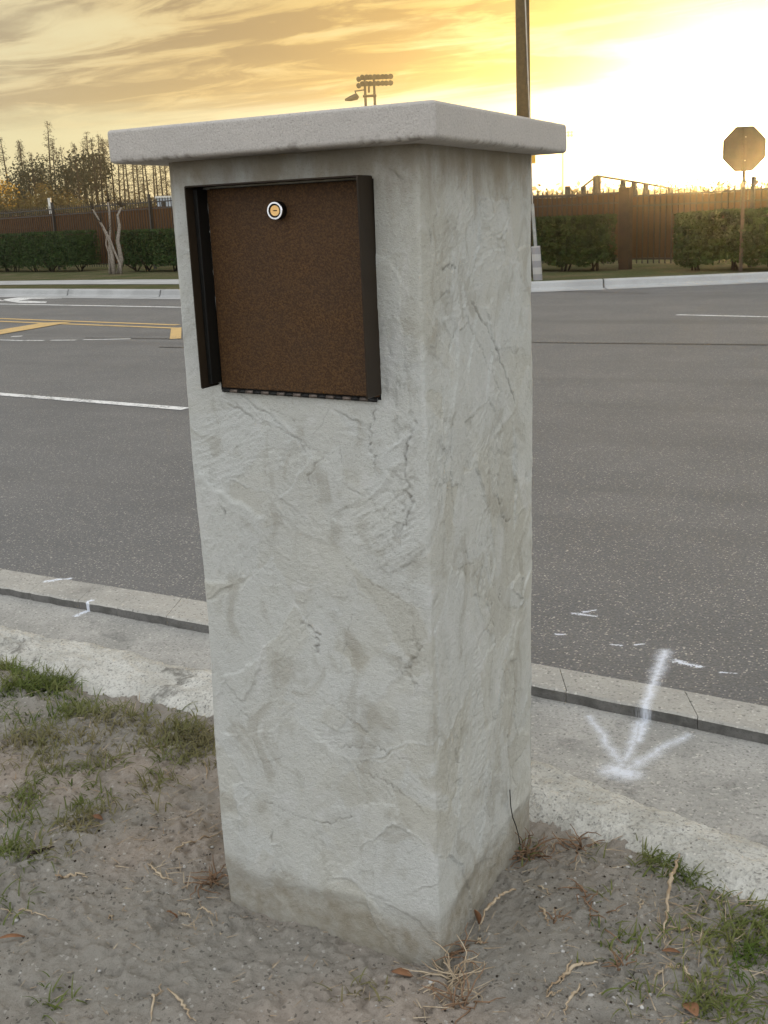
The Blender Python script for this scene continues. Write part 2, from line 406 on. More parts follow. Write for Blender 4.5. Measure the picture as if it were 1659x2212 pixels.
def paint(name, col, wear=.5, sc=30):
    m, t = newmat(name, .7, .3)
    n = t.noise(t.pos, sc, 5, .7); n2 = t.noise(t.pos, 4, 3)
    f = t.ss(t.math('ADD', n, t.math('MULTIPLY', n2, .5)), .55 + wear * .3, .75 + wear * .3)
    t.put(t.b.inputs['Base Color'], t.mix(t.math('MULTIPLY', f, .8), col, (.12, .12, .118)))
    return m
m_white = paint('white_road_paint', (.72, .72, .70), .55); m_yellow = paint('yellow_road_paint', (.58, .40, .17), .75)
m_tar, t = newmat('tar_seam', .6, .4); t.put(t.b.inputs['Base Color'], t.mix(t.ss(t.noise(t.pos, 20, 4), .4, .6), (.04, .04, .04), (.085, .083, .08)))

# ------------------------------------------------------------------ ground sheets
mb = MB(); mb.add([(-300, -300, -.09), (300, -300, -.09), (300, 300, -.09), (-300, 300, -.09)], [(0, 1, 2, 3)])
tag(mb.build('ground', m_verge), kind='structure')
# road between the near strip and the far kerb, carried on at both sides
nb = resample(L_ASPH, 60); nf = resample([L_KERB[0]] + L_KERB + [(60, 60)], 60)
nb[0] = (nf[0][0], nb[0][1])
sheet('road', nb, nf, 0.0, m_asph)
# flush sheet over: markings (4 mm steps)
def stripe(name, a, b, w, mat, z=.004, n=12):
    A = np.array(a, float); B = np.array(b, float); d = (B - A) / np.linalg.norm(B - A); nn = np.array([-d[1], d[0]]) * w / 2
    T = np.linspace(0, 1, n)[:, None]; P = A + (B - A) * T
    o = sheet(name, P - nn, P + nn, z, mat); return o
def px_stripe(name, p, q, w, mat, z=.004, ea=0, eb=0):
    A = np.array(gz(*p)); B = np.array(gz(*q)); d = (B - A) / np.linalg.norm(B - A)
    return stripe(name, A - d * ea, B + d * eb, w, mat, z)
px_stripe('lane_line', (0, 852), (402, 884), .11, m_white, ea=9)
px_stripe('edge_line', (0, 657), (385, 664), .13, m_white, ea=20, eb=5)
px_stripe('yellow_line', (0, 688.5), (385, 702.5), .12, m_yellow, ea=20)
px_stripe('yellow_line', (0, 694.5), (385, 709.5), .12, m_yellow, ea=20)
px_stripe('yellow_hatch_line', (108, 700), (-10, 720), .50, m_yellow, z=.008, ea=.2, eb=1.5)
px_stripe('yellow_hatch_line', (381, 709), (379, 733), .14, m_yellow, z=.008)
for a, b in (((-60, 733), (50, 736.3)), ((55, 736), (95, 736)), ((110, 735.6), (165, 735.2)), ((180, 734.4), (282, 732.5)), ((358, 732), (385, 732.5))):
    px_stripe('dash_line', a, b, .07, m_white)
px_stripe('corner_line', (1135, 630.5), (1330, 621.5), .13, m_white, ea=1)
px_stripe('lane_line', (1462, 680.5), (1659, 685), .10, m_white, eb=4)
px_stripe('reflector_mark', (25, 727.5), (48, 726.5), .10, m_white)
px_stripe('tar_seam', (1130, 740), (1520, 744), .06, m_tar, ea=6, eb=8)
px_stripe('tar_seam', (345, 750), (388, 751), .06, m_tar, eb=2)
px_stripe('tar_seam', (1120, 628), (1400, 634), .05, m_tar, ea=3)
# turn arrow
apts = [(0, 648), (48, 641.5), (108, 640), (128, 641.2), (134, 644.6), (70, 646), (40, 649.5), (102, 652), (98, 655), (40, 654.5)]
mb = MB(); V = [(*gz(*p), .004) for p in apts]
# shaft from the left, head as two barbs
mb.add(V, [(0, 1, 6), (1, 2, 5, 6), (2, 3, 4, 5), (0, 6, 9), (6, 7, 8, 9)])
mb.add([(*gz(x, y), .004) for x, y in ((-60, 650), (8, 647), (8, 650.5), (-60, 654))], [(0, 1, 2, 3)])
tag(mb.build('turn_arrow', m_white), kind='structure')

# gutter strip of separate blocks, 30 cm pieces on the left, longer poured ones on the right
random.seed(4)
A = resample(L_ASPH, 2400); B = resample(L_STRB, 2400)
gut = tag(bpy.data.objects.new('gutter', None), kind='structure'); COL.objects.link(gut); gut['_w'] = 1
def at_x(P, x): return np.array([x, np.interp(x, P[:, 0], P[:, 1])])
joints = [-30, -20, -12, -7, -5, -4]
x = -4
while x < -1.0: x += random.uniform(.17, .28); joints.append(x)
joints += [-.62, -.15, .22, 1.1, 2.0, 5, 12, 30]
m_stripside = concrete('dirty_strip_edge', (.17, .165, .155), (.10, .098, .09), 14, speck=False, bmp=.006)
for k in range(len(joints) - 1):
    x0, x1 = joints[k] + .0012, joints[k + 1] - .0012
    n = 8; xs = np.linspace(x0, x1, n); sl = .05
    top = []; 
    for i, xx in enumerate(xs):
        a = at_x(A, xx - sl * 1.0); b = at_x(B, xx + sl * .3); jit = random.uniform(-.004, .004) if 0 < i < n - 1 else 0
        top.append((a + [0, .001 + jit * .5], b + [0, jit]))
    zt = .004 + random.uniform(-.0015, .0025); mb = MB()
    ch = .006
    V = [(*p[0], zt) for p in top] + [(p[1][0], p[1][1] + ch, zt) for p in top] + [(*p[1], zt - ch) for p in top] + [(p[1][0], p[1][1] + .004, -.07) for p in top] + [(*p[0], -.07) for p in top]
    F = []
    for r in range(4): F += [(r * n + i, (r + 1) * n + i, (r + 1) * n + i + 1, r * n + i + 1) for i in range(n - 1)]
    F += [tuple(r * n for r in range(5))[::-1], tuple(r * n + n - 1 for r in range(5))]
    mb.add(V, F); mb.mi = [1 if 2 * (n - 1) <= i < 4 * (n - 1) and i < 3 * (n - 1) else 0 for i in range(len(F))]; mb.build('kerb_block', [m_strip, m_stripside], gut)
_xs = np.r_[np.linspace(-25, -4, 20), np.linspace(-3.9, 6, 120)]; _f = resample(L_CURF, 3000); _s = resample(L_STRB, 3000)
sheet('gutter_pan', [(x_, np.interp(x_, _f[:, 0], _f[:, 1]) - .06) for x_ in _xs], [(x_, np.interp(x_, _s[:, 0], _s[:, 1]) + .03) for x_ in _xs], PANZ, m_pan, parent=gut)

# old low kerb, rounded and broken, as a dense swept sheet
def kerb_near():
    xs = np.r_[np.linspace(-22, -3, 60), np.linspace(-2.99, 1.2, 620), np.linspace(1.22, 6, 40)]
    F = resample(L_CURF, 4000); B = resample(L_CURB, 4000); o1 = np.argsort(F[:, 0]); o2 = np.argsort(B[:, 0])
    yf = np.interp(xs, F[o1, 0], F[o1, 1]); yb = np.interp(xs, B[o2, 0], B[o2, 1])
    T = np.linspace(-.12, 1.25, 44); X, TT = np.meshgrid(xs, T)
    n1 = fbm(X * 6, TT * 2 + 3, 40, 4); n2 = fbm(X * 45, TT * 12, 50, 3)
    tt = TT + (n1 - .5) * .25
    Y = yf + (yb - yf) * TT
    prof = np.interp(tt, [-.2, 0, .06, .18, .35, .6, .85, 1.05, 1.3], [-.05, -.034, -.012, .006, .014, .017, .010, -.012, -.06])
    Zz = prof + (n1 - .5) * .016 + (n2 - .5) * .011 + (fbm(X * 130, Y * 130, 57, 2) - .5) * .006
    # the broken joint at the left and a worn hollow
    jx = gz(95, 1380)[0]; jd = np.abs(X - jx - (TT - .3) * -.22 - (n1 - .5) * .12); Zz -= .035 * np.exp(-(jd / .022) ** 2)
    for (hx, hy, rr) in ((360, 1470, .075), (410, 1490, .05), (330, 1455, .04)):
        g = gz(hx, hy); Zz -= .011 * np.exp(-(((X - g[0]) / rr) ** 2 + ((Y - g[1]) / (rr * .5)) ** 2) * 1.2) * (n2 + .4)
    V = np.stack([X, Y, Zz], 2).reshape(-1, 3)
    me = fastmesh('kerb_near', V, gridfaces(len(xs), len(T)))
    o = link('kerb', me, m_curb, None, True); tag(o, kind='structure')
kerb_near()

# bare soil of the verge round the pillar
def soil_h(X, Y):
    h = (fbm(X * 1.7, Y * 1.7, 3, 3) - .5) * .035 + (fbm(X * 7, Y * 7, 5, 3) - .5) * .022
    c = fbm(X * 26, Y * 26, 8, 4); h = h + np.maximum(c - .56, 0) * .05
    f = fbm(X * 75, Y * 75, 14, 3); h = h + (f - .5) * .011; f = fbm(X * 160, Y * 160, 17, 2); h = h + np.maximum(f - .6, 0) * .008
    pit = fbm(X * 34 + 9, Y * 34, 21, 2); h = h - np.maximum(.30 - pit, 0) * .06
    # loose soil heaped against the stucco
    dx = np.maximum(np.maximum(-.49 - X, X - .01), 0); dy = np.maximum(np.maximum(-.01 - Y, Y - .53), 0); d = np.hypot(dx, dy)
    h = h - .020 * np.exp(-(d / .10) ** 2) + .010 * np.exp(-(d / .03) ** 2) * (fbm(X * 14, Y * 14, 31, 3) - .4)
    return h
def soil_level(X, Y):
    F = resample(L_CURF, 600); B = resample(L_CURB, 600)
    yb = np.interp(X, B[:, 0], B[:, 1])
    # edge wanders over the back of the kerb
    e = Y - yb - (fbm(X * 5, Y * 0 + 2, 60, 4) - .5) * .10 - np.where(X > .0, .05, 0)
    return soil_h(X, Y) - .008 - sst(e, -.09, .02) * .012 - sst(e, .0, .10) * .10
def soil():
    x = np.r_[np.linspace(-12, -2.3, 60), np.linspace(-2.29, .95, 820), np.linspace(1.17, 6, 50)]
    y = np.r_[np.linspace(-8, -.75, 40), np.linspace(-.745, 1.1, 440), np.linspace(1.12, 4.0, 50)]
    X, Y = np.meshgrid(x, y); Zz = soil_level(X, Y)
    me = fastmesh('soil', np.stack([X, Y, Zz], 2).reshape(-1, 3), gridfaces(len(x), len(y)))
    return tag(link('soil', me, m_soil, None, True), kind='structure')
soil()
def zsoil(x, y): return float(soil_level(np.array([x]), np.array([y]))[0])

# far side: kerb, grass strip, sidewalk, verge
K = L_KERB
# left stretch
KL = [K[0], K[0], K[1], K[2], K[3], K[4], K[5], K[6], K[7], K[8], K[9], (60, 60)][1:]
Kg = resample(KL, 70)
def ring(d): return offset(Kg, d)
farcurb = tag(bpy.data.objects.new('far_kerb', None), kind='structure'); COL.objects.link(farcurb); farcurb['_w'] = 1
S_ = np.r_[0, np.cumsum(np.linalg.norm(np.diff(Kg, axis=0), axis=1))]
def kpos(s, d):
    i = min(max(np.searchsorted(S_, s) - 1, 0), len(Kg) - 2); a, b = Kg[i], Kg[i + 1]; u = (s - S_[i]) / (S_[i + 1] - S_[i]); v = (b - a) / np.linalg.norm(b - a)
    p = a + (b - a) * u; return (p[0] - v[1] * d, p[1] + v[0] * d)
s = 0.0
while s < min(S_[-1] - 3.1, 78):
    e = s + 3.05; mb = MB(); q = [s + .012, (s + e) / 2, e - .012]
    rows = [(-.42, .006), (-.03, .012), (.0, .05), (.02, .13), (.04, .15), (.17, .155), (.18, -.1)]
    V = [(*kpos(a, d), z) for d, z in rows for a in q]; F = [(r * 3 + i, r * 3 + i + 1, r * 3 + i + 4, r * 3 + i + 3) for r in range(len(rows) - 1) for i in range(2)]
    mb.add(V, F); mb.build('kerb_stone', m_farc, farcurb); s = e
sheet('verge', ring(.17), [tuple(p) for p in resample([(-280, 110), (-220, 230), (-60, 280), (120, 270), (220, 190)], 70)], .125, m_verge)
wl = [p for p in Kg if p[0] < -8]
sheet('sidewalk', offset(wl, 1.9), offset(wl, 3.6), .135, m_walk)

# ------------------------------------------------------------------ the stucco pillar
Wd, Dp, Hh, OV, TH = .4594, .5163, 1.4104, .0623, .0535
m_stucco, t = newmat('grey_stucco', .88, .3)
at = t.node('ShaderNodeAttribute', attribute_name='tint').outputs['Fac']
ac = t.node('ShaderNodeAttribute', attribute_name='crack').outputs['Fac']
sz = t.node('ShaderNodeSeparateXYZ'); t.l.new(t.obj, sz.inputs[0])
nA = t.noise(t.obj, 5, 5, .6); nB = t.noise(t.obj, 38, 5, .65); nC = t.noise(t.obj, 420, 2, .6); nD = t.noise(t.obj, 16, 5, .7, .6)
c = t.mix(t.ss(nA, .35, .65), (.475, .47, .42), (.44, .44, .405))
c = t.mix(t.math('MULTIPLY', t.ss(nD, .52, .72), .55), c, (.30, .285, .235))
c = t.mix(t.lin(at, .2, 1, 0, .85), c, (.475, .485, .465))
c = t.mix(t.math('MULTIPLY', t.ss(at, .45, .0), .6), c, (.37, .355, .30))
c = t.mix(t.math('MULTIPLY', t.ss(nB, .56, .8), .35), c, (.25, .24, .21))
c = t.mix(t.math('MULTIPLY', t.ss(nC, .58, .68), .45), c, (.22, .21, .175))
c = t.mix(t.math('MULTIPLY', ac, .62), c, (.11, .10, .08))
nL = t.noise(t.scalevec(t.obj, (1, 1, .7)), 11, 4, .6, 1.0); c = t.mix(t.math('MULTIPLY', t.ss(nL, .52, .66), .42), c, (.27, .25, .20)); c = t.mix(t.math('MULTIPLY', t.ss(nL, .44, .34), .4), c, (.53, .53, .51))
# brown water stain just under the cap
ns = t.noise(t.scalevec(t.obj, (9, 9, 3)), 1.6, 5, .65)
under = t.ss(t.math('ADD', sz.outputs[2], t.math('MULTIPLY', t.math('SUBTRACT', ns, .5), .22)), 1.30, 1.42)
c = t.mix(t.math('MULTIPLY', under, .75), c, (.19, .150, .095))
# damp soil-stained foot
nf_ = t.noise(t.obj, 6, 5, .6)
foot = t.ss(t.math('SUBTRACT', sz.outputs[2], t.math('MULTIPLY', t.math('SUBTRACT', nf_, .5), .16)), .105, .035)
c = t.mix(t.math('MULTIPLY', foot, t.lin(nB, .3, .7, .40, .80)), c, (.19, .160, .108))
t.put(t.b.inputs['Base Color'], c)
hh = t.math('ADD', t.math('MULTIPLY', nC, .5), t.math('MULTIPLY', t.noise(t.obj, 170, 4, .65), .75))
t.l.new(bump(t, hh, 1., .0026), t.b.inputs['Normal'])

def solve_face(px, py, y=0.0):                # point on the vertical plane Y=y
    d = ray(px, py); tt = (y - CAM[1]) / d[1]; return float(CAM[0] + d[0] * tt), float(CAM[2] + d[2] * tt)
PRO = .050                                     # how far the hood stands out from the stucco
xr, zt = solve_face(812, 379, 0); xr2, zb = solve_face(818, 862, 0); xr = (xr + xr2) / 2
xl, _ = solve_face(400, 400, -PRO); xl2, zlb = solve_face(430, 838, -PRO); xl = (xl + xl2) / 2
ztl = solve_face(400, 400, -PRO)[1]; ztr = solve_face(777, 379, -PRO)[1]
ztop = (ztl + ztr) / 2; zbot = solve_face(783, 863, -PRO)[1]
MBOX = (xl, xr, zbot, ztop)
print('MBOX', MBOX)
def pillar():
    rc = .0065
    # perimeter parameter u: 0 = left end of the front face, runs +X, then +Y, then back
    per = [(-Wd, 0), (0, 0), (0, Dp), (-Wd, Dp)]
    uF = np.linspace(0, Wd, 225); uR = Wd + np.linspace(0, Dp, 250)[1:]
    uB = Wd + Dp + np.linspace(0, Wd, 40)[1:]; uL = 2 * Wd + Dp + np.linspace(0, Dp, 46)[1:-1]
    u = np.r_[uF, uR, uB, uL]; z = np.linspace(-.12, Hh, 660)
    U, Z = np.meshgrid(u, z); rng = np.random.RandomState(12)
    H = (fbm(U * 4, Z * 4, 70, 3) - .5) * .003
    TI = .35 + .2 * (fbm(U * 9, Z * 9, 75, 3) - .5); CR = np.zeros_like(U)
    e1 = fbm(U * 60, Z * 60, 80, 4) - .5; e2 = fbm(U * 22, Z * 22, 85, 3) - .5
    tear = np.abs(fbm(U * 90, Z * 90, 95, 3) - .5)
    n_st = 300
    for k in range(n_st):
        side = rng.rand()
        cu = rng.uniform(-.03, Wd + Dp + .03) if side < .85 else rng.uniform(Wd + Dp, 2 * (Wd + Dp))
        cz = rng.uniform(-.02, Hh); L = rng.uniform(.04, .16); w = rng.uniform(.02, .085)
        onright = Wd < cu < Wd + Dp
        th = rng.normal(1.35 if onright else .75, .55) * (1 if rng.rand() < .62 else -1)
        kcurv = rng.uniform(-3.5, 3.5)
        m0 = (np.abs(u - cu) < L + w + .02); z0 = np.searchsorted(z, cz - L - w - .02); z1 = np.searchsorted(z, cz + L + w + .02)
        idx = np.where(m0)[0]
        if len(idx) < 3: continue
        sl = (slice(z0, z1), slice(idx[0], idx[-1] + 1)); du = U[sl] - cu; dz = Z[sl] - cz
        # strokes keep to their own face at the arrises
        a = du * math.cos(th) + dz * math.sin(th); b = -du * math.sin(th) + dz * math.cos(th) + kcurv * a * a
        taper = 1 - .35 * (a / L)
        sd_ = np.minimum(L - np.abs(a), w * taper - np.abs(b)) + e1[sl] * .012 + e2[sl] * .022
        m = sst(sd_, 0, .0022 if rng.rand() < .6 else .012) * rng.uniform(.55, .95)
        hc = float(H[sl].mean()) + rng.uniform(-.0008, .0019) + b * rng.uniform(-.045, .045)
        kind = rng.rand()
        if kind < .22:                          # torn, dragged skin
            rip = fbm(a * 60, b * 330, 100 + k % 5, 3) - .5; hc = hc + rip * .0032
        elif kind < .34:
            rip = fbm(a * 260, b * 70, 110 + k % 5, 3) - .5; hc = hc + rip * .0030
        H[sl] = H[sl] * (1 - m) + hc * m
        ti = rng.uniform(0, 1); TI[sl] = TI[sl] * (1 - m * .8) + ti * m * .8
        if rng.rand() < .55:                    # ridge pushed up along one edge
            ed = np.exp(-(sd_ / .0013) ** 2) * (b > 0) * sst(fbm(a * 18, b * 0 + k, 120, 2), .42, .6)
            H[sl] += ed * rng.uniform(.0008, .0026); TI[sl] = TI[sl] * (1 - ed * .6) + ed * .6
        if rng.rand() < .14:                    # an open edge
            ed = np.exp(-((sd_ + .001) / .0011) ** 2) * (b < 0) * sst(fbm(a * 26, b * 0 + k * 3, 130, 3), .52, .62)
            H[sl] -= ed * .0022; CR[sl] = np.maximum(CR[sl], ed * .45)
    # cracks: wandering lines
    def crack(pts, wdt=.0011, dep=.0026, dk=.9, jag=.008):
        P = np.array(pts, float); R_ = resample(P, 30); R_ = R_ + rng.normal(size=R_.shape) * jag * .35
        for (a, b) in zip(R_[:-1], R_[1:]):
            lo = np.minimum(a, b) - .01; hi = np.maximum(a, b) + .01
            i0, i1 = np.searchsorted(u, [lo[0], hi[0]]); j0, j1 = np.searchsorted(z, [lo[1], hi[1]])
            if i1 - i0 < 2 or j1 - j0 < 2: continue
            sl = (slice(j0, j1), slice(i0, i1)); px, pz = U[sl] - a[0], Z[sl] - a[1]; ba = b - a
            h = np.clip((px * ba[0] + pz * ba[1]) / (ba @ ba + 1e-12), 0, 1); d = np.hypot(px - ba[0] * h, pz - ba[1] * h) + np.abs(e1[sl]) * .004
            g = np.exp(-(d / wdt) ** 2) * rng.uniform(.3, 1); H[sl] -= g * dep; CR[sl] = np.maximum(CR[sl], g * dk)
    R0 = Wd
    crack([(R0 + .20, 1.16), (R0 + .28, 1.10), (R0 + .36, 1.02), (R0 + .42, .95)], .0018, .004)
    crack([(R0 + .18, 1.13), (R0 + .27, 1.04), (R0 + .33, .99)], .0013)
    crack([(R0 + .20, 1.39), (R0 + .18, 1.34), (R0 + .13, 1.28)], .0014)
    crack([(R0 + .08, 1.22), (R0 + .10, 1.225), (R0 + .13, 1.22)], .0016)
    crack([(R0 + .30, .80), (R0 + .34, .74), (R0 + .38, .72)], .0018, .004)
    crack([(R0 + .36, .12), (R0 + .37, .20), (R0 + .36, .30)], .0012)
    crack([(R0 + .10, .98), (R0 + .09, .90), (R0 + .11, .80)], .0014)
    crack([(R0 - .015, .99), (R0 - .04, .93), (R0 - .03, .84), (R0 - .05, .80)], .0018, .004)
    crack([(R0 - .02, .60), (R0 - .05, .55), (R0 - .02, .52)], .0015)
    crack([(R0 - .09, 1.0), (R0 - .10, .95), (R0 - .09, .90)], .0012)
    crack([(.20, .62), (.24, .60), (.235, .56)], .0014, .003)
    crack([(.26, .38), (.34, .40), (.42, .385)], .0012)
    crack([(.30, .35), (.38, .33), (.44, .29)], .0012)
    crack([(.10, .24), (.22, .22), (.30, .25)], .0012)
    for k in range(16):
        cu = rng.uniform(.02, Wd + Dp) if k < 6 else rng.uniform(Wd + .02, Wd + Dp - .02); cz = rng.uniform(.1, Hh - .05); L = rng.uniform(.02, .07); a0 = rng.uniform(.6, 2.4)
        crack([(cu, cz), (cu + L * .5 * math.cos(a0), cz + L * .5 * math.sin(a0)), (cu + L * math.cos(a0 + .6), cz + L * math.sin(a0 + .6))], .0009, .002, .7)
    # crumbly torn patches near the arris, as in the photograph
    def rough(cu, cz, ru, rz, amp=.004):
        f = np.exp(-(((U - cu) / ru) ** 2 + ((Z - cz) / rz) ** 2)); n = fbm(U * 120, Z * 70, 140, 4)
        hit = f * sst(n, .56, .66); H[:] -= hit * amp * .55; CR[:] = np.maximum(CR, hit * .22)
    for q in ((R0 - .045, .98, .03, .16), (R0 - .06, .80, .04, .06), (R0 - .04, .58, .035, .10), (R0 + .30, .84, .05, .10), (R0 + .06, .90, .03, .12), (R0 + .10, .35, .05, .12), (R0 + .24, .66, .05, .08), (R0 - .10, 1.15, .02, .05)): rough(*q)
    H += (fbm(U * 150, Z * 150, 150, 2) - .5) * .0011
    H *= np.where(U < Wd, .95, np.where(U < Wd + Dp, 1.2, 1.))
    for c_ in (0, Wd, Wd + Dp, 2 * Wd + Dp, 2 * (Wd + Dp)): H *= 1 - .6 * np.exp(-((U - c_) / .014) ** 2)   # the arrises were struck straight with a float
    # lumps of stucco under the mailbox and the thin foot
    ft = .078 + (fbm(U * 4, Z * 0 + 5, 160, 3) - .5) * .05
    H += -.0035 * sst(ft - Z, -.012, .022) + .0022 * np.exp(-((Z - ft - .010) / .012) ** 2) * sst(fbm(U * 7, Z * 7, 165, 3), .4, .6)
    arr = np.exp(-(((U - Wd) / .010) ** 2)) + np.exp(-(((U - 2 * Wd - Dp) / .010) ** 2)); H += arr * ((fbm(U * 20, Z * 24, 166, 4) - .52) * .003)
    # faces: position and normal
    n = len(u); base = np.zeros((n, 2)); nor = np.zeros((n, 2))
    ed = [0, Wd, Wd + Dp, 2 * Wd + Dp, 2 * (Wd + Dp)]; dirs = [(1, 0), (0, 1), (-1, 0), (0, -1)]; nrm = [(0, -1), (1, 0), (0, 1), (-1, 0)]
    for i, uu in enumerate(u):
        f = min(np.searchsorted(ed, uu + 1e-9) - 1, 3) if uu > 0 else 0; f = max(f, 0)
        base[i] = np.array(per[f]) + np.array(dirs[f]) * (uu - ed[f])
        nv = np.array(nrm[f], float); Lf = ed[f + 1] - ed[f]; s0 = uu - ed[f]
        for dd, of in ((Lf - s0, (f + 1) % 4), (s0, (f - 1) % 4)):
            if dd < rc: 
                w_ = (1 - dd / rc) * .5; nv = nv * (1 - w_) + np.array(nrm[of]) * w_; base[i] -= (np.array(nrm[f]) + np.array(nrm[of])) * .29 * rc * (1 - dd / rc) ** 2
        nor[i] = nv / np.linalg.norm(nv)
    # the arrises are not plumb: measured wander of each corner with height (mm)
    zz = z
    cL = -np.interp(zz, [0, .2, .35, .49, .6, .77, .9, 1.0, 1.1, 1.22, 1.3, 1.41], [-.0055, -.006, -.0046, .001, .0045, .0037, .0, .0014, .003, .007, .009, .0124])
    cC = np.interp(zz, [0, .16, .43, .68, .92, 1.14, 1.41], [.0, -.0027, -.0023, .0024, .0042, .0044, .0066])
    cR = np.interp(zz, [0, .3, .61, 1.09, 1.36], [-.010, .001, .007, .014, .010])
    fx = (U <= Wd); lam = np.clip(U / Wd, 0, 1)
    shx = np.where(fx, -cL[:, None] * (1 - lam) + cC[:, None] * lam, cC[:, None])
    lam2 = np.clip((U - Wd) / Dp, 0, 1); shy = np.where(U > Wd, cR[:, None] * lam2, 0) * (U < Wd + Dp + .02)
    X = base[:, 0] + nor[:, 0] * H + np.where(U < Wd + Dp, shx, 0); Y = base[:, 1] + nor[:, 1] * H + shy
    # a smooth seat for the mailbox
    GF_ = gridfaces(n, len(z), True); fu = u[np.minimum(GF_[:, 0] % n, n - 1)] - Wd; fz = z[GF_[:, 0] // n]; skew = .009 * (MBOX[1] - fu) / (MBOX[1] - MBOX[0])
    hole = (fu > MBOX[0] + .004) & (fu < MBOX[1] - .006) & (fz > MBOX[2] - .009 + skew) & (fz < MBOX[3] - .006)
    me = fastmesh('stucco', np.stack([X, Y, Z], 2).reshape(-1, 3), GF_[~hole])
    attr(me, 'tint', TI); attr(me, 'crack', CR)
    r = root('mailbox_pillar', (0, 0, 0), 'tall grey stuccoed pillar with a concrete cap standing in bare soil by the road', 'pillar')
    link('stucco_shaft', me, m_stucco, r, True)
    return r
PIL = pillar()

m_cap, t = newmat('cast_cap_concrete', .92, .25)
n1 = t.noise(t.obj, 7, 5, .6); n2 = t.noise(t.obj, 320, 3, .75); n3 = t.noise(t.obj, 60, 4, .7)
c = t.mix(t.ss(n1, .35, .7), (.45, .42, .385), (.42, .395, .365)); c = t.mix(t.math('MULTIPLY', t.ss(n2, .5, .75), .6), c, (.60, .565, .52)); c = t.mix(t.math('MULTIPLY', t.ss(n2, .48, .25), .6), c, (.17, .155, .135))
c = t.mix(t.math('MULTIPLY', t.ss(n3, .62, .8), .45), c, (.20, .185, .16))
ap = t.node('ShaderNodeAttribute', attribute_name='pit').outputs['Fac']; c = t.mix(t.math('MULTIPLY', ap, .85), c, (.10, .085, .065))
t.put(t.b.inputs['Base Color'], c); t.l.new(bump(t, t.math('ADD', n2, n3), .8, .0016), t.b.inputs['Normal'])
def cap_slab():
    x0, x1, y0, y1 = -Wd - OV - .006, OV, -OV, Dp + OV; R_ = .012
    # plan outline with rounded corners
    def outline(ins):
        pts = []; r = .008
        cs = [(x1 - r, y0 + r, -90), (x1 - r, y1 - r, 0), (x0 + r, y1 - r, 90), (x0 + r, y0 + r, 180)]
        dens = [(cs[3], cs[0]), (cs[0], cs[1]), (cs[1], cs[2]), (cs[2], cs[3])]
        out = []
        for ci, (cxx, cyy, a0) in enumerate(cs):
            for k in range(9):
                a = math.radians(a0 + 90 * k / 8); out.append((cxx + r * math.cos(a), cyy + r * math.sin(a), math.cos(a), math.sin(a)))
            nx, ny, na = cs[(ci + 1) % 4]; a = math.radians(a0 + 90); p = (cxx + r * math.cos(a), cyy + r * math.sin(a)); q = (nx + r * math.cos(a), ny + r * math.sin(a))
            N = 190 if ci in (3, 0) else 60
            for k in range(1, N): out.append((p[0] + (q[0] - p[0]) * k / N, p[1] + (q[1] - p[1]) * k / N, math.cos(a), math.sin(a)))
        return np.array(out)
    O = outline(0); n = len(O); S2 = np.r_[0, np.cumsum(np.hypot(*(O[1:, :2] - O[:-1, :2]).T))]
    # section rows: (inset, z)
    rows = [(.05, 0), (.012, 0), (.006, .0005), (.0025, .002), (.0008, .004)]
    rows += [(0, z) for z in np.linspace(.006, TH - .006, 20)]
    rows += [(.006 * (1 - math.cos(a)), TH - .006 + .006 * math.sin(a)) for a in np.linspace(.2, math.pi / 2, 6)] + [(.03, TH - .0005), (.1, TH - .001)]
    V = []; PIT = []
    for ins, zz in rows:
        e = (fbm(S2 * 70, np.full(n, zz * 70), 170, 4) - .5); f2 = (fbm(S2 * 9, np.full(n, zz * 9), 175, 2) - .5)
        chip = np.zeros(n)
        if zz < .012 and ins < .02:
            chip = sst(fbm(S2 * 210, np.full(n, zz * 90), 180, 4), .50, .72) * sst(fbm(S2 * 14, np.full(n, 1.), 190, 2), .3, .6) * (1 - zz / .012) * .0020
        d = -ins + e * .0011 + f2 * .0016 - chip
        cen = .5 * np.array([x0 + x1, y0 + y1])
        PX, PY = O[:, 0] + O[:, 2] * d, O[:, 1] + O[:, 3] * d
        if ins > .0065:                        # deeper than the corner radius: shrink toward the middle, so no corner folds over
            PX = cen[0] + (O[:, 0] - cen[0]) * (1 - ins / ((x1 - x0) / 2)); PY = cen[1] + (O[:, 1] - cen[1]) * (1 - ins / ((y1 - y0) / 2))
        V.append(np.stack([PX, PY, np.full(n, Hh + zz) + chip * .5], 1)); PIT.append(chip / .0020 * .55)
    cpt = np.array([cen[0], cen[1], 0]); tp_ = V[-1]
    for q_ in (.6, .3, .02): V.append(cpt * (1 - q_) + tp_ * q_ + np.array([0, 0, (Hh + TH - .002) * (1 - q_)])); PIT.append(np.zeros(n))
    bt_ = V[0]; V.insert(0, cpt * .7 + bt_ * .3 + np.array([0, 0, Hh * .7])); PIT.insert(0, np.zeros(n))
    nr = len(V); V = np.concatenate(V); me = fastmesh('cap', V, gridfaces(n, nr, True))
    attr(me, 'pit', np.concatenate(PIT))
    o = link('cap', me, m_cap, PIL, True)
cap_slab()

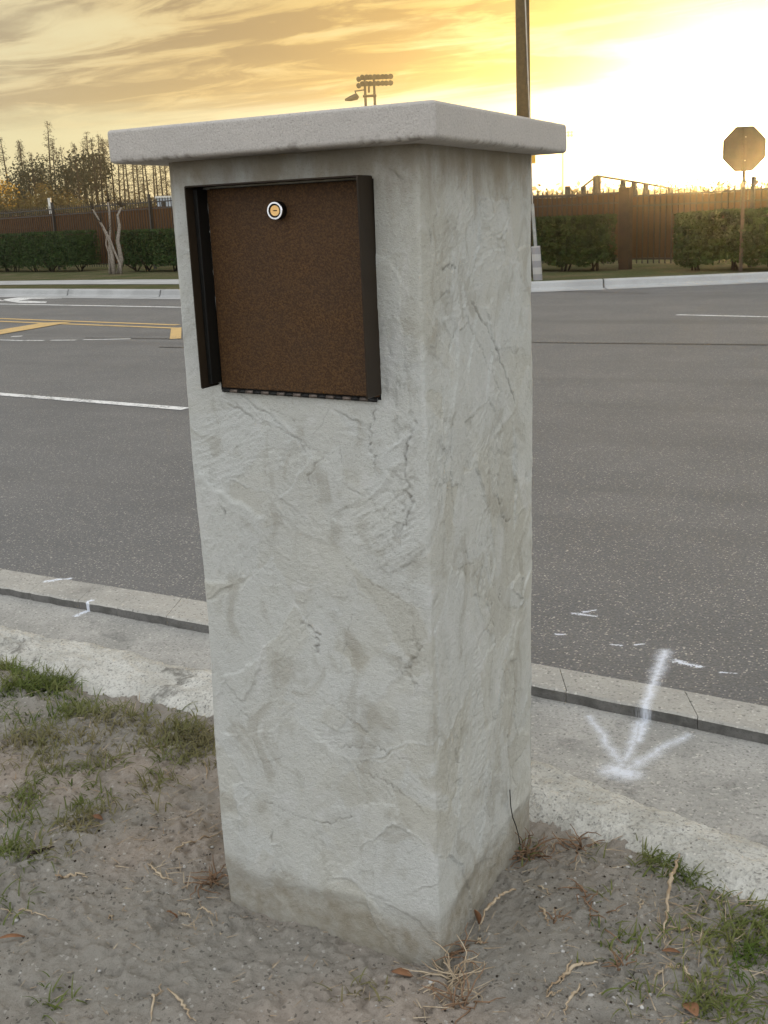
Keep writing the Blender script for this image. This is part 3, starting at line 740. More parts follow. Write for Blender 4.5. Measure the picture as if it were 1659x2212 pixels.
# ------------------------------------------------------------------ the mailbox
m_ham, t = newmat('hammered_brown_metal', .5, .24)
v1 = t.noise(t.obj, 330, 3, .6, .4); v2 = t.noise(t.obj, 12, 3)
c = t.mix(t.ss(v1, .40, .66), (.050, .024, .009), (.108, .054, .018)); c = t.mix(t.math('MULTIPLY', t.ss(v2, .3, .7), .25), c, (.045, .030, .02))
t.put(t.b.inputs['Base Color'], c); t.b.inputs['Metallic'].default_value = .15
t.l.new(bump(t, v1, .9, .0016), t.b.inputs['Normal'])
m_brn = simple('smooth_brown_metal', (.026, .017, .009), (.021, .014, .008), 8, .55, .25)
m_blk = simple('black_enamel', (.007, .006, .005), (.005, .005, .004), 10, .5, .3)
m_chr = simple('bright_chrome', (.85, .84, .86), (.80, .79, .80), 30, .16, .5, metallic=1)
m_brs = simple('brass', (.95, .60, .24), (.90, .54, .20), 60, .42, .5, metallic=.55)
m_stl = simple('dull_steel', (.15, .12, .10), (.09, .075, .065), 60, .5, .5, metallic=.6)
xl, xr, zbot, ztop = MBOX; zb = zbot
mbx = root('mailbox', ((xl + xr) / 2, -.02, zb), 'brown hammered metal mailbox with round lock set into the stucco pillar', 'mailbox', world=True)
g = .0022
def rrect(x0, x1, z0, z1, r, y, n=5):
    out = []
    for cx_, cz_, a0 in ((x1 - r, z0 + r, -90), (x1 - r, z1 - r, 0), (x0 + r, z1 - r, 90), (x0 + r, z0 + r, 180)):
        out += [(cx_ + r * math.cos(math.radians(a0 + 90 * k / n)), y, cz_ + r * math.sin(math.radians(a0 + 90 * k / n))) for k in range(n + 1)]
    return out
mb = MB(); ra = .003
loops = [rrect(xl, xr, zbot, ztop, ra, .02), rrect(xl, xr, zbot, ztop, ra, -PRO + .001), rrect(xl + .001, xr - .001, zbot + .001, ztop - .001, ra, -PRO), rrect(xl + g, xr - g, zbot + g, ztop - g, ra, -PRO), rrect(xl + g, xr - g, zbot + g, ztop - g, ra, .05)]
n = len(loops[0]); V = sum(loops, []); F = []
for r in range(4): F += [(r * n + i, r * n + (i + 1) % n, (r + 1) * n + (i + 1) % n, (r + 1) * n + i) for i in range(n) if i < n - 1]
mb.add(V, F); hood = mb.build('hood', m_brn, mbx, True)
hood.data.polygons.foreach_set('use_smooth', [False] * len(hood.data.polygons))
yd = -.004                                      # door face
mb = MB(); mb.box(xl + .004, xr - .004, yd + .006, yd + .05, zbot - .011, ztop - .004); mb.build('backing', m_blk, mbx)
mb = MB(); mb.box(xl + .012, xr - .0035, yd - .0, yd + .004, zbot - .004, ztop - .006)
door = mb.build('door', m_ham, mbx, bevel=.0015)
mb = MB(); mb.box(xl + g + .0003, xl + .0105, -.030, yd + .004, zbot + .006, ztop - .006); mb.build('side_channel', m_blk, mbx, bevel=.001)
# piano hinge along the bottom: knuckles
nk = 19; hx0, hx1 = xl + .014, xr - .006
for k in range(nk):
    a = hx0 + (hx1 - hx0) * k / nk; b = hx0 + (hx1 - hx0) * (k + 1) / nk
    mb = MB(); mb.tube([(a + .0006, yd - .002, zbot - .0085), (b - .0006, yd - .002, zbot - .0085)], .0032, 8)
    mb.build('hinge_knuckle', m_stl if k % 2 else m_blk, mbx, True)
# lock
lx, lz = solve_face(593, 456, yd - .014)
def disc(r0, r1, y0, y1, mat, name, n=40, bev=.0006):
    mb = MB(); prof = [(r0, y1), (r0, y0), (r1 - bev, y0), (r1, y0 + bev), (r1, y1)]
    V = []; 
    for r, y in prof: V += [(lx + r * math.cos(2 * math.pi * k / n), y, lz + r * math.sin(2 * math.pi * k / n)) for k in range(n)]
    F = [(i * n + k, i * n + (k + 1) % n, (i + 1) * n + (k + 1) % n, (i + 1) * n + k) for i in range(len(prof) - 1) for k in range(n)]
    mb.add(V, F); o = mb.build(name, mat, mbx)
    return o
rl = .0148
lockbody = disc(rl * .70, rl, yd - .0125, yd, m_blk, 'lock_barrel')
disc(rl * .76, rl * .965, yd - .0142, yd - .0120, m_chr, 'lock_ring')
disc(.0, rl * .76, yd - .0105, yd - .004, m_blk, 'lock_collar')
# keyway plug with a real slot: two halves
def plug():
    r = rl * .56; mb = MB(); n = 32; sw, sh = .0042, .0008; y = yd - .0132
    out = [(lx + r * math.cos(2 * math.pi * k / n), y, lz + r * math.sin(2 * math.pi * k / n)) for k in range(n)]
    ins = []
    for k in range(n):
        c_, s_ = math.cos(2 * math.pi * k / n), math.sin(2 * math.pi * k / n)
        q = min(sw / abs(c_) if abs(c_) > 1e-6 else 9, sh / abs(s_) if abs(s_) > 1e-6 else 9); ins.append((lx + q * c_, y, lz + q * s_))
    back = [(a, y + .005, b) for a, _, b in out]; ib = [(a, y + .004, b) for a, _, b in ins]
    V = out + ins + back + ib
    F = [(k, (k + 1) % n, n + (k + 1) % n, n + k) for k in range(n)] + [(k, (k + 1) % n, 2 * n + (k + 1) % n, 2 * n + k) for k in range(n)] + [(n + k, n + (k + 1) % n, 3 * n + (k + 1) % n, 3 * n + k) for k in range(n)]
    mb.add(V, F); mb.build('lock_plug', m_brs, mbx)
plug()
for o in mbx.children:                        # the box is not quite square: its lower left corner sits 9 mm high
    for v_ in o.data.vertices:
        v_.co.z += .009 * min(max((xr - v_.co.x) / (xr - xl), 0), 1) * min(max((ztop - v_.co.z) / (ztop - zbot), 0), 1.1)

# ------------------------------------------------------------------ vegetation materials
def leafmat(name, c1, c2, c3=None, trans=.35, rough=.7):
    m, t = newmat(name, rough, .25)
    oi = t.node('ShaderNodeObjectInfo').outputs['Random']
    n = t.noise(t.pos, 1.3, 3); wn = t.node('ShaderNodeTexWhiteNoise'); wn.noise_dimensions = '3D'
    t.l.new(t.vmath('SNAP', t.pos, (.12, .12, .12)), wn.inputs[0])
    c = t.mix(wn.outputs[0], c1, c2)
    if c3: c = t.mix(t.ss(n, .45, .65), c, c3)
    t.put(t.b.inputs['Base Color'], c)
    tr = t.node('ShaderNodeBsdfTranslucent'); t.l.new(c, tr.inputs[0])
    mx = t.node('ShaderNodeMixShader'); mx.inputs[0].default_value = trans
    t.l.new(t.b.outputs[0], mx.inputs[1]); t.l.new(tr.outputs[0], mx.inputs[2]); t.l.new(mx.outputs[0], t.o.inputs[0])
    return m
m_hedge = leafmat('hedge_leaves', (.010, .026, .005), (.040, .075, .014), trans=.15)
m_bark = simple('grey_bark', (.34, .30, .25), (.20, .17, .14), 30, .9, .1, bmp=.01)
m_barkd = simple('dark_bark', (.045, .035, .026), (.028, .022, .017), 10, .9, .1)
m_oak = leafmat('dark_evergreen_leaves', (.018, .022, .009), (.038, .040, .016), trans=.12)
m_cyp = leafmat('rusty_cypress_twigs', (.050, .036, .022), (.080, .056, .032), trans=.2)
m_brush = leafmat('olive_brown_brush_leaves', (.10, .070, .022), (.17, .115, .034), (.12, .10, .03), trans=.3)
m_maple = leafmat('yellow_maple_leaves', (.42, .24, .025), (.55, .36, .05), trans=.5)
m_palm = leafmat('backlit_palm_fronds', (.06, .05, .02), (.10, .08, .03), trans=.3)
m_grass = leafmat('grass_blades', (.085, .13, .022), (.19, .20, .07), (.22, .19, .10), trans=.35)
m_dry = simple('dry_root', (.46, .38, .27), (.30, .22, .14), 40, .85, .2)
m_rootd = simple('reddish_dry_stem', (.24, .15, .09), (.16, .10, .06), 40, .85, .2)

# hedges
def hedge(ga, gb, z1, depth, seed, label, nleaf=9000, z0=.24):
    a = np.array(ga); b = np.array(gb); L = np.linalg.norm(b - a); d = (b - a) / L; nn = np.array([-d[1], d[0]])
    if nn @ (a - CAM[:2]) < 0: nn = -nn
    rng = np.random.RandomState(seed)
    r = root('hedge', (float((a[0] + b[0]) / 2), float((a[1] + b[1]) / 2), .12), label, 'hedge', 'clipped box hedges in front of the far fence', world=True)
    # leaves on the shell, thinning inward; the clipped faces bulge a little
    n = int(nleaf * 1.5); u = rng.rand(n) * L; face = rng.rand(n); h = z1 - z0
    v = np.where(face < .55, 0, np.where(face < .85, rng.rand(n) * depth, depth)); w = np.where((face >= .55) & (face < .85), h, rng.rand(n) * h)
    endm = rng.rand(n) < .06; u = np.where(endm, np.where(rng.rand(n) < .5, 0, L), u); v = np.where(endm, rng.rand(n) * depth, v); w = np.where(endm, rng.rand(n) * h, w)
    ragged = fbm(u * 1.3, w * 1.3, 200 + seed, 3) - .5
    inn = np.abs(rng.normal(size=n)) * .05
    v = v + np.where(v < depth / 2, 1, -1) * (inn - ragged * .18); w = np.where(w >= h - 1e-6, w - inn * .6 + ragged * .14, w)
    low = w < .12; w = np.where(low, w + (fbm(u * 3, u * 0, 210 + seed, 3) - .3) * .25, w)
    rr = .12; 
    C = np.stack([a[0] + d[0] * u + nn[0] * v, a[1] + d[1] * u + nn[1] * v, z0 + w], 1)
    V, F = leafquads(C, .075, rng); o = link('leaves', fastmesh('hedge_leaves', V, F), m_hedge, r); o['kind'] = 'stuff'
    mb = MB(); P = lambda u, v: (a[0] + d[0] * u + nn[0] * v, a[1] + d[1] * u + nn[1] * v)
    e = .14
    q = [P(e, e), P(L - e, e), P(L - e, depth - e), P(e, depth - e)]
    mb.add([(*p, z0 + .12) for p in q] + [(*p, z1 - .12) for p in q], [(3, 2, 1, 0), (4, 5, 6, 7), (0, 1, 5, 4), (1, 2, 6, 5), (2, 3, 7, 6), (3, 0, 4, 7)])
    mb.build('inner_branches', m_hedge, r)
    s = .3
    while s < L:
        p = P(s, depth * rng.uniform(.3, .7)); m2 = MB()
        for k in range(4): 
            m2.tube([(p[0] + rng.normal() * .05, p[1] + rng.normal() * .05, .10), (p[0] + rng.normal() * .2, p[1] + rng.normal() * .2, z0 + .25)], .022, 5)
        m2.build('stem', m_barkd, r); s += rng.uniform(.55, 1.1)
ZV = .125
gA = gz(-260, 590, ZV); gB = gz(168, 588, ZV); hedge(gA, gB, hz(100, 502, gz(100, 589, ZV)), .95, 1, 'long dark clipped hedge at the far left of the road, left of the bare tree', 15000)
gA = gz(258, 588, ZV); gB = gz(560, 588, ZV); hedge(gA, gB, hz(300, 498, gA), .95, 2, 'dark clipped hedge between the bare tree and the pillar', 9000)
gA = gz(1090, 588, ZV); gB = gz(1280, 588, ZV); hedge(gA, gB, hz(1240, 467, gz(1240, 584, ZV)), .9, 3, 'clipped hedge right of the utility pole in front of the picket fence', 9000)
gA = gz(1452, 587, ZV); gB = gz(2000, 588, ZV); hedge(gA, gB, hz(1540, 458, gz(1540, 588, ZV)), .9, 4, 'sunlit hedge under the sun behind the stop sign', 15000)

# ------------------------------------------------------------------ picket fences with brown screen
m_iron = simple('brown_black_iron', (.035, .028, .022), (.022, .018, .015), 20, .5, .4)
m_screen, t = newmat('brown_windscreen_fabric', .9, .1)
n = t.noise(t.scalevec(t.pos, (3, 3, .4)), 2.0, 4); c = t.mix(t.ss(n, .3, .7), (.040, .025, .016), (.062, .038, .022))
t.put(t.b.inputs['Base Color'], c); tr = t.node('ShaderNodeBsdfTranslucent'); t.l.new(t.mix(.5, c, (.27, .145, .06)), tr.inputs[0])
mx = t.node('ShaderNodeMixShader'); mx.inputs[0].default_value = .25; t.l.new(t.b.outputs[0], mx.inputs[1]); t.l.new(tr.outputs[0], mx.inputs[2]); t.l.new(mx.outputs[0], t.o.inputs[0])
def fence(pa, pb, ztop, label, spacing=.115, post_every=2.4, screen=(.2, 1.95), posth=.12, zb=.20, maxp=300):
    a = np.array(pa); b = np.array(pb); L = np.linalg.norm(b - a); d = (b - a) / L; nn = np.array([-d[1], d[0]])
    if nn @ (a - CAM[:2]) < 0: nn = -nn
    r = root('picket_fence', (float(a[0]), float(a[1]), .12), label, 'fence', None, world=True); zg = ZV
    ang_ = math.atan2(d[1], d[0])
    me = MB(); me.box(-.011, .011, -.011, .011, zb, ztop - .03); me.add([(-.011, -.011, ztop - .03), (.011, -.011, ztop - .03), (.011, .011, ztop - .03), (-.011, .011, ztop - .03), (0, 0, ztop + .03)], [(0, 1, 4), (1, 2, 4), (2, 3, 4), (3, 0, 4)])
    pm = me.mesh('picket'); pm.materials.append(m_iron)
    N = int(L / spacing)
    for k in range(N):
        p = a + d * (k + .5) * spacing; o = bpy.data.objects.new('picket', pm); COL.objects.link(o); o.parent = r
        o.location = Vector((p[0], p[1], 0)) - r.location; o.rotation_euler.z = ang_
    for zr in (zb + .08, ztop - .32, ztop - .12):
        m = MB(); m.obox(a + nn * .0, b, .04, zr, zr + .035); m.build('rail', m_iron, r)
    s = 0
    while s <= L + .01:
        p = a + d * min(s, L) - nn * .03; m = MB(); m.obox(p - d * .035, p + d * .035, .07, zg - .1, ztop + posth); m.obox(p - d * .045, p + d * .045, .09, ztop + posth, ztop + posth + .02); m.build('post', m_iron, r); s += post_every
    m = MB(); q = a + nn * .05; w = b + nn * .05; NS = int(L / .4); 
    for k in range(NS + 1):
        c_ = q + (w - q) * k / NS + nn * .02 * math.sin(k * 1.7); sag = .02 * math.sin(k * .9); m.v += [(c_[0], c_[1], screen[0] + sag), (c_[0], c_[1], screen[1] + sag)]
    m.f = [(2 * k, 2 * k + 2, 2 * k + 3, 2 * k + 1) for k in range(NS)]; m.mi = [0] * NS
    m.build('windscreen', m_screen, r)
    return r
fa = gz(-180, 583, ZV); fb = gz(520, 580, ZV)
zt1 = hz(120, 446, gz(120, 582, ZV)); zs1 = hz(120, 462, gz(120, 582, ZV))
fence(fa, fb, zt1, 'dark picket fence with brown screen behind the left hedges', spacing=.15, post_every=6.0, screen=(.30, zs1), maxp=300)
fc = gz(1060, 577, ZV); fd = gz(1345, 577, ZV); fe = gz(2350, 576, ZV)
zt2 = hz(1250, 411, gz(1250, 577, ZV)); zs2 = hz(1250, 424, gz(1250, 577, ZV))
fence(fc, fd, zt2, 'brown picket fence behind the hedge beside the utility pole', spacing=.14, post_every=4.2, screen=(.30, zs2))
zt3 = hz(1500, 405, gz(1500, 577, ZV))
fence(fd, fe, zt3, 'sun-glared picket fence section at the right behind the stop sign', spacing=.14, post_every=3.0, screen=(.30, hz(1500, 418, gz(1500, 577, ZV))))
# wide brown column in the fence
m_col = simple('brown_column_paint', (.055, .033, .020), (.04, .025, .016), 6, .8, .2)
g0 = gz(1340, 582, ZV); g1 = gz(1361, 582, ZV); r = root('fence_column', (*g0, ZV), 'broad brown gate column right of the hedge in the picket fence', 'column', world=True)
mb = MB(); mb.obox(g0, g1, .14, ZV - .1, hz(1350, 408, g0)); mb.build('shaft', m_col, r)
mb = MB(); z = hz(1350, 408, g0); mb.obox(np.array(g0) * 1.0, g1, .18, z, z + .03); mb.build('cap', m_col, r)
# gate frame with sloping top rail, behind the fence
gf = far(1289, 31); r = root('gate_frame', (*gf, ZV), 'tall dark metal frame with sloping top rail rising above the right fence', 'gate', world=True)
pp = [(1226, 402, 400), (1260, 403, 396), (1289, 380, 380), (1345, 389, 389), (1369, 393, 393), (1394, 397, 397), (1447, 407, 407)]
top = []
for x_, y_, _ in pp:
    g = far(x_, 31 + (x_ - 1289) * .004); z = hz(x_, y_, g); top.append((g[0], g[1], z))
    mb = MB(); mb.tube([(g[0], g[1], 0), (g[0], g[1], z)], .11 if x_ == 1289 else .075, 8); mb.build('post', m_iron, r)
for i in (1, 2, 3, 4, 5):
    mb = MB(); mb.tube([top[i], top[i + 1]], .028, 6); mb.build('top_rail', m_iron, r)
for (xa, ya, xb, yb) in ((1150, 448, 1226, 425), (1150, 468, 1226, 452), (1226, 428, 1289, 447), (1226, 448, 1310, 466), (1150, 425, 1310, 421)):
    A_ = far(xa, 30.8); B_ = far(xb, 30.8); mb = MB(); mb.tube([(*A_, hz(xa, ya, A_)), (*B_, hz(xb, yb, B_))], .035, 6); mb.build('brace', m_iron, r)

# ------------------------------------------------------------------ bare multi-trunk tree in the hedge gap
def limb(pts, r0, r1, w=.0):
    P = [Vector(p) for p in pts]; n = len(P); return P, [r0 + (r1 - r0) * i / (n - 1) for i in range(n)]
gt = gz(240, 593, ZV); dist_t = math.hypot(gt[0] - CAM[0], gt[1] - CAM[1])
def tp(x, y, off=0):
    g = far(x, dist_t + off, y); return (g[0], g[1], hz(x, y, g))
r = root('bare_tree', (*gt, ZV), 'bare grey multi-trunk tree in the gap between the two left hedges', 'tree', world=True)
random.seed(9)
trunks = [([(247, 592), (243, 555), (236, 520), (222, 490), (206, 462), (200, 452)], .055, .02, 0), ([(256, 593), (262, 560), (254, 520), (258, 488), (254, 465), (262, 448)], .08, .025, .2),
          ([(238, 592), (236, 545), (238, 500), (236, 455), (233, 436)], .045, .02, .3), ([(244, 592), (240, 560), (229, 528), (231, 500)], .035, .018, .1), ([(262, 592), (259, 570), (246, 540), (240, 522), (218, 480)], .04, .018, -.1)]
mbt = MB(); tips = []
for pts, r0, r1, o_ in trunks:
    P = [tp(x_, y_, o_) for x_, y_ in pts]; m = MB(); m.tube(P, [r0 + (r1 - r0) * i / (len(P) - 1) for i in range(len(P))], 7); m.build('trunk', m_bark, r, True); tips.append((Vector(P[-1]), r1))
m = MB()
for P, r1 in tips:
    for k in range(15):
        q = P.copy(); d = Vector((random.gauss(0, .6), random.gauss(0, .6), random.uniform(.3, 1))).normalized(); pts = [q.copy()]
        for j in range(4): d = (d + Vector((random.gauss(0, .3), random.gauss(0, .3), .1))).normalized(); q = q + d * .14; pts.append(q.copy())
        m.tube(pts, [r1 * .38, r1 * .3, r1 * .22, r1 * .16, r1 * .08], 4)
m.build('crown', m_barkd, r)

# ------------------------------------------------------------------ the woods on the left
def put_tree(parts, x_, dist, scale=1., rz=0., name='tree', label='', group=None, cat='tree', sz=None):
    g = far(x_, dist); e = bpy.data.objects.new(name, None); COL.objects.link(e); e.location = (g[0], g[1], 0); e.rotation_euler.z = rz; e.scale = (scale, scale, sz or scale)
    tag(e, label, cat, group)
    for nm, me in parts:
        o = bpy.data.objects.new(nm, me); COL.objects.link(o); o.parent = e
    return e
def mkparts(lst):
    out = []
    for nm, me, mat in lst: me.materials.append(mat); out.append((nm, me))
    return out
def cypress(seed, h=12, dens=1.0, first=.25, spread=1.1, leafy=0):
    rng = np.random.RandomState(seed); random.seed(seed); m = MB()
    bx_ = rng.normal() * .25; by = rng.normal() * .25
    P = [(bx_ * (s * s), by * s * s, h * s) for s in np.linspace(0, 1, 8)]; m.tube(P, [.15 * (1 - s) ** .7 + .022 for s in np.linspace(0, 1, 8)], 6)
    br = MB(); C = []
    for k in range(int(95 * dens)):
        s = first + (1 - first) * rng.rand() ** .85; z = h * s; L = spread * (1.15 - s) * rng.uniform(.5, 1.2) + .15
        a = rng.rand() * 6.28; p0 = Vector((bx_ * s * s, by * s * s, z)); d = Vector((math.cos(a), math.sin(a), rng.uniform(-.1, .5)))
        p1 = p0 + d * L * .6; p2 = p0 + d * L + Vector((0, 0, L * rng.uniform(-.25, .15))); br.tube([p0, p1, p2], [.028, .018, .008], 3, cap=False)
        for j in range(int(7 + leafy)):
            w_ = rng.rand(); q = p0 + (p2 - p0) * (.3 + .75 * w_); C.append((q.x + rng.normal() * .14, q.y + rng.normal() * .14, q.z + rng.normal() * .14))
    V, F = leafquads(np.array(C), .17, rng, aspect=.35)
    b = len(br.v); br.v += [tuple(v) for v in V]; br.f += [tuple(int(b + i) for i in f) for f in F]; br.mi += [0] * len(F)
    return mkparts([('trunk', m.mesh('cypress_trunk'), m_barkd), ('crown', br.mesh('cypress_crown'), m_cyp)])
def crown_tree(seed, h, cw, ch, zc, nclump, mat, trunk=.2, leaf=.26, per=55, cs=.55, squash=1.):
    rng = np.random.RandomState(seed); m = MB(); m.tube([(0, 0, 0), (.1, .05, zc * .6), (0, 0, zc), (.05, 0, zc + ch * .6)], [trunk, trunk * .8, trunk * .6, trunk * .15], 7)
    C = []
    for k in range(nclump):
        d = rng.normal(size=3); d /= np.linalg.norm(d); rad = rng.uniform(.35, 1.0) ** .6; p = np.array([d[0] * cw * rad, d[1] * cw * rad, zc + ch * .25 + d[2] * ch * rad])
        if k % 3 == 0: m.tube([(0, 0, min(p[2], zc + ch * .3) * .8), tuple(p * np.array([.6, .6, 1]) * np.array([1, 1, .92])), tuple(p)], [trunk * .3, trunk * .15, .02], 4, cap=False)
        C.append(p + rng.normal(size=(per, 3)) * cs * np.array([1, 1, squash]) * rng.uniform(.6, 1.25))
    C = np.concatenate(C); V, F = leafquads(C, leaf, rng)
    return mkparts([('trunk', m.mesh('trunk'), m_barkd), ('crown', fastmesh('crown', V, F), mat)])
CYT = [cypress(s, 12, 1.0, .22, 1.2) for s in range(5)]
CYd = [cypress(20 + s, 12, 1.3, .35, 1.5, 8) for s in range(3)]
random.seed(21)
GRP = 'bare cypress trees standing beyond the left fence'
cyx = [(-60, 305), (-25, 300), (8, 318), (30, 296), (62, 305), (84, 330), (118, 262), (126, 300), (140, 325), (152, 318), (166, 335), (178, 310), (190, 305), (204, 285), (215, 298), (226, 290), (238, 300),
       (252, 300), (263, 310), (274, 296), (284, 302), (296, 290), (306, 305), (318, 300), (328, 312), (338, 296), (346, 305), (357, 300), (366, 310), (380, 298), (400, 300), (425, 305)]
for i, (x_, y_) in enumerate(cyx):
    dist = random.uniform(100, 138); g = far(x_, dist); h = hz(x_, y_, g); pr = (CYd if i % 6 == 4 else CYT)[i % 3]
    lab = 'bare cypress trunk in the row of thin trees beyond the left fence'
    if y_ == 262: lab = 'tallest bare cypress with a bushy tip rising above the left woods'; grp = None
    else: grp = GRP
    put_tree(pr, x_, dist, h / 12 * .9, random.uniform(0, 6.28), 'cypress_tree', lab, grp, sz=h / 12)
for (x_, yt, dist, w_, lab) in ((44, 318, 112, 1.0, 'broad dark evergreen with rounded crown at the far left of the woods'), (98, 305, 118, .8, 'narrow dark evergreen just left of the tallest cypress'),
                           (72, 325, 105, .8, 'dark evergreen between the broad one and the narrow one'), (190, 318, 108, 1.0, 'dense pine crown left of the pillar cap above the thin trunks'), (214, 312, 110, 1.0, 'dark pine crown touching the left end of the pillar cap'),
                           (152, 345, 104, .9, 'small dark pine crown in the middle of the left woods')):
    g = far(x_, dist); h = hz(x_, yt, g)
    narrow = w_ == .8 and x_ == 98
    pr = crown_tree(300 + x_, h, 1.1 * w_ if narrow else 1.9 * w_, h * .30 if x_ < 150 else h * .22, h * (.55 if x_ < 150 else .66), 30, m_oak, .2, .24, 44, .42)
    put_tree(pr, x_, dist, 1, 0, 'evergreen_tree', lab)
for (x_, yt, dist, cw, mat, lab, nm) in ((-12, 372, 88, 2.4, m_maple, 'bright yellow-orange autumn tree at the left edge of the picture', 'maple_tree'),
        (70, 392, 86, 2.6, m_brush, 'large olive-brown rounded bush beyond the left fence', 'bush'), (120, 425, 84, 1.9, m_brush, 'olive-brown bush beside the white post beyond the fence', 'bush'),
        (30, 412, 82, 2.2, m_brush, 'low brown bush under the yellow tree', 'bush'), (160, 436, 88, 2.2, m_brush, 'low brown bush right of the white post', 'bush'),
        (205, 440, 92, 2.0, m_brush, 'low brown bush behind the bare multi-trunk tree', 'bush'), (262, 440, 95, 1.9, m_brush, 'low olive bush right of the bare multi-trunk tree', 'bush'),
        (305, 436, 96, 1.9, m_brush, 'low bush left of the white trailer', 'bush'), (-90, 400, 86, 3, m_brush, 'olive bush outside the left edge', 'bush'), (345, 440, 97, 1.7, m_brush, 'low bush beside the white trailer', 'bush')):
    g = far(x_, dist); h = hz(x_, yt, g)
    pr = crown_tree(500 + x_, h, cw, h * .5, h * .42, 48, mat, .12, .18, 60, .38); put_tree(pr, x_, dist, 1, 0, nm, lab, cat='tree' if nm != 'bush' else 'bush')
# a far wood behind everything, one mass
rng = np.random.RandomState(77); C = []
for k in range(900):
    x_ = rng.uniform(-500, 1900); dist = rng.uniform(170, 230); yb = 515 - .0444 * x_; yt = yb - (rng.uniform(8, 34) if x_ < 420 else rng.uniform(4, 20)); g = far(x_, dist); C.append(np.array([g[0], g[1], max(hz(x_, yt, g), .5)]) + rng.normal(size=(60, 3)) * np.array([2.2, 2.2, 1.1]))
C = np.concatenate(C); C[:, 2] = np.abs(C[:, 2]); V, F = leafquads(C, .9, rng)
tag(link('distant_wood', fastmesh('distant_wood', V, F), m_brush), kind='stuff')
# small palms and scrub above the right fence
def palm(seed, h=3.0):
    rng = np.random.RandomState(seed); m = MB(); m.tube([(0, 0, 0), (0, 0, h)], [.18, .14], 7); f = MB()
    for k in range(26):
        a = rng.rand() * 6.28; el = rng.uniform(-.1, 1.2); d = Vector((math.cos(a) * math.cos(el), math.sin(a) * math.cos(el), math.sin(el))); L = rng.uniform(.8, 1.3); side = d.cross(Vector((0, 0, 1))).normalized(); p = Vector((0, 0, h))
        tip = p + d * L; 
        for j in range(9):
            w_ = (j - 4) / 4; e = p + d * L * .55 + (d * L * .55 + side * w_ * .5); b0 = p + d * L * .5; f.add([b0 - side * .02, b0 + side * .02, e], [(0, 1, 2)])
        f.tube([p, p + d * L * .55], .012, 3, cap=False)
    return mkparts([('trunk', m.mesh('palm_trunk'), m_barkd), ('crown', f.mesh('palm_crown'), m_palm)])
PM = palm(3)
for (x_, yt, dist, s_, lab) in ((1245, 398, 52, 1.25, 'small fan palm above the fence right of the far light pole'), (1158, 408, 48, 1.0, 'small palm tuft beside the pillar edge above the fence')):
    g = far(x_, dist); h = hz(x_, yt, g); put_tree(PM, x_, dist, h / 4.1, 0, 'palm_tree', lab)
for i, (x_, yt, cw) in enumerate(((1185, 410, 1.0), (1480, 398, .8), (1510, 400, .6), (1540, 397, .9), (1565, 399, .7), (1650, 402, 1.0), (1450, 403, .8))):
    dist = 44; g = far(x_, dist); h = hz(x_, yt, g); pr = crown_tree(600 + i, h, cw, .7, h - .7, 8, m_palm, .05, .13, 22, .28)
    put_tree(pr, x_, dist, 1, 0, 'scrub_tree', ['thin scrub top left of the far light pole', 'scrub top just right of the fence post left of the stop sign', 'small scrub tuft left of the stop sign', 'tallest scrub tuft left of the stop sign', 'scrub tuft directly below the stop sign', 'scrub right of the sun glare', 'scrub top right of the sloping gate frame'][i], cat='shrub')

# white post and white trailer beyond the left fence
m_wht = simple('off_white_paint', (.72, .70, .64), (.62, .60, .55), 5, .6, .3)
g = far(114, 62); r = root('white_post', (*g, 0), 'white leaning post beyond the left fence', 'post', world=True)
mb = MB(); g2 = far(112, 62); mb.tube([(*g, 0), (*g2, hz(112, 430, g2))], .085, 8); mb.build('shaft', m_wht, r)
mb = MB(); z = hz(112, 430, g2); mb.tube([(*g2, z), (*g2, z + .05)], .10, 8); mb.build('cap', m_wht, r)
m_trl = simple('pale_blue_trailer_paint', (.42, .47, .52), (.38, .43, .48), 4, .6, .3)
g = far(344, 66); gb_ = far(400, 66); r = root('trailer', (*g, 0), 'pale flat-roofed trailer beyond the fence beside the pillar', 'trailer', world=True)
zt_ = hz(344, 425, g); mb = MB(); mb.obox(g, gb_, 2.2, .5, zt_ - .1); mb.build('body', m_trl, r)
mb = MB(); mb.obox(np.array(g) - .08, np.array(gb_) + .08, 2.35, zt_ - .1, zt_); mb.build('roof', m_wht, r)
mb = MB(); a_ = far(352, 64.85); b_ = far(362, 64.85); mb.obox(a_, b_, .04, zt_ - .75, zt_ - .25); mb.build('window', m_blk, r)
for xx in (352, 390):
    c_ = far(xx, 64.9); mb = MB(); d_ = (Vector(far(400, 66)) - Vector(far(344, 66))).normalized(); nrm_ = Vector((-d_.y, d_.x, 0)); mb.tube([Vector((*c_, .35)) - nrm_ * .1, Vector((*c_, .35)) + nrm_ * .1], .35, 14); mb.build('wheel', m_blk, r)

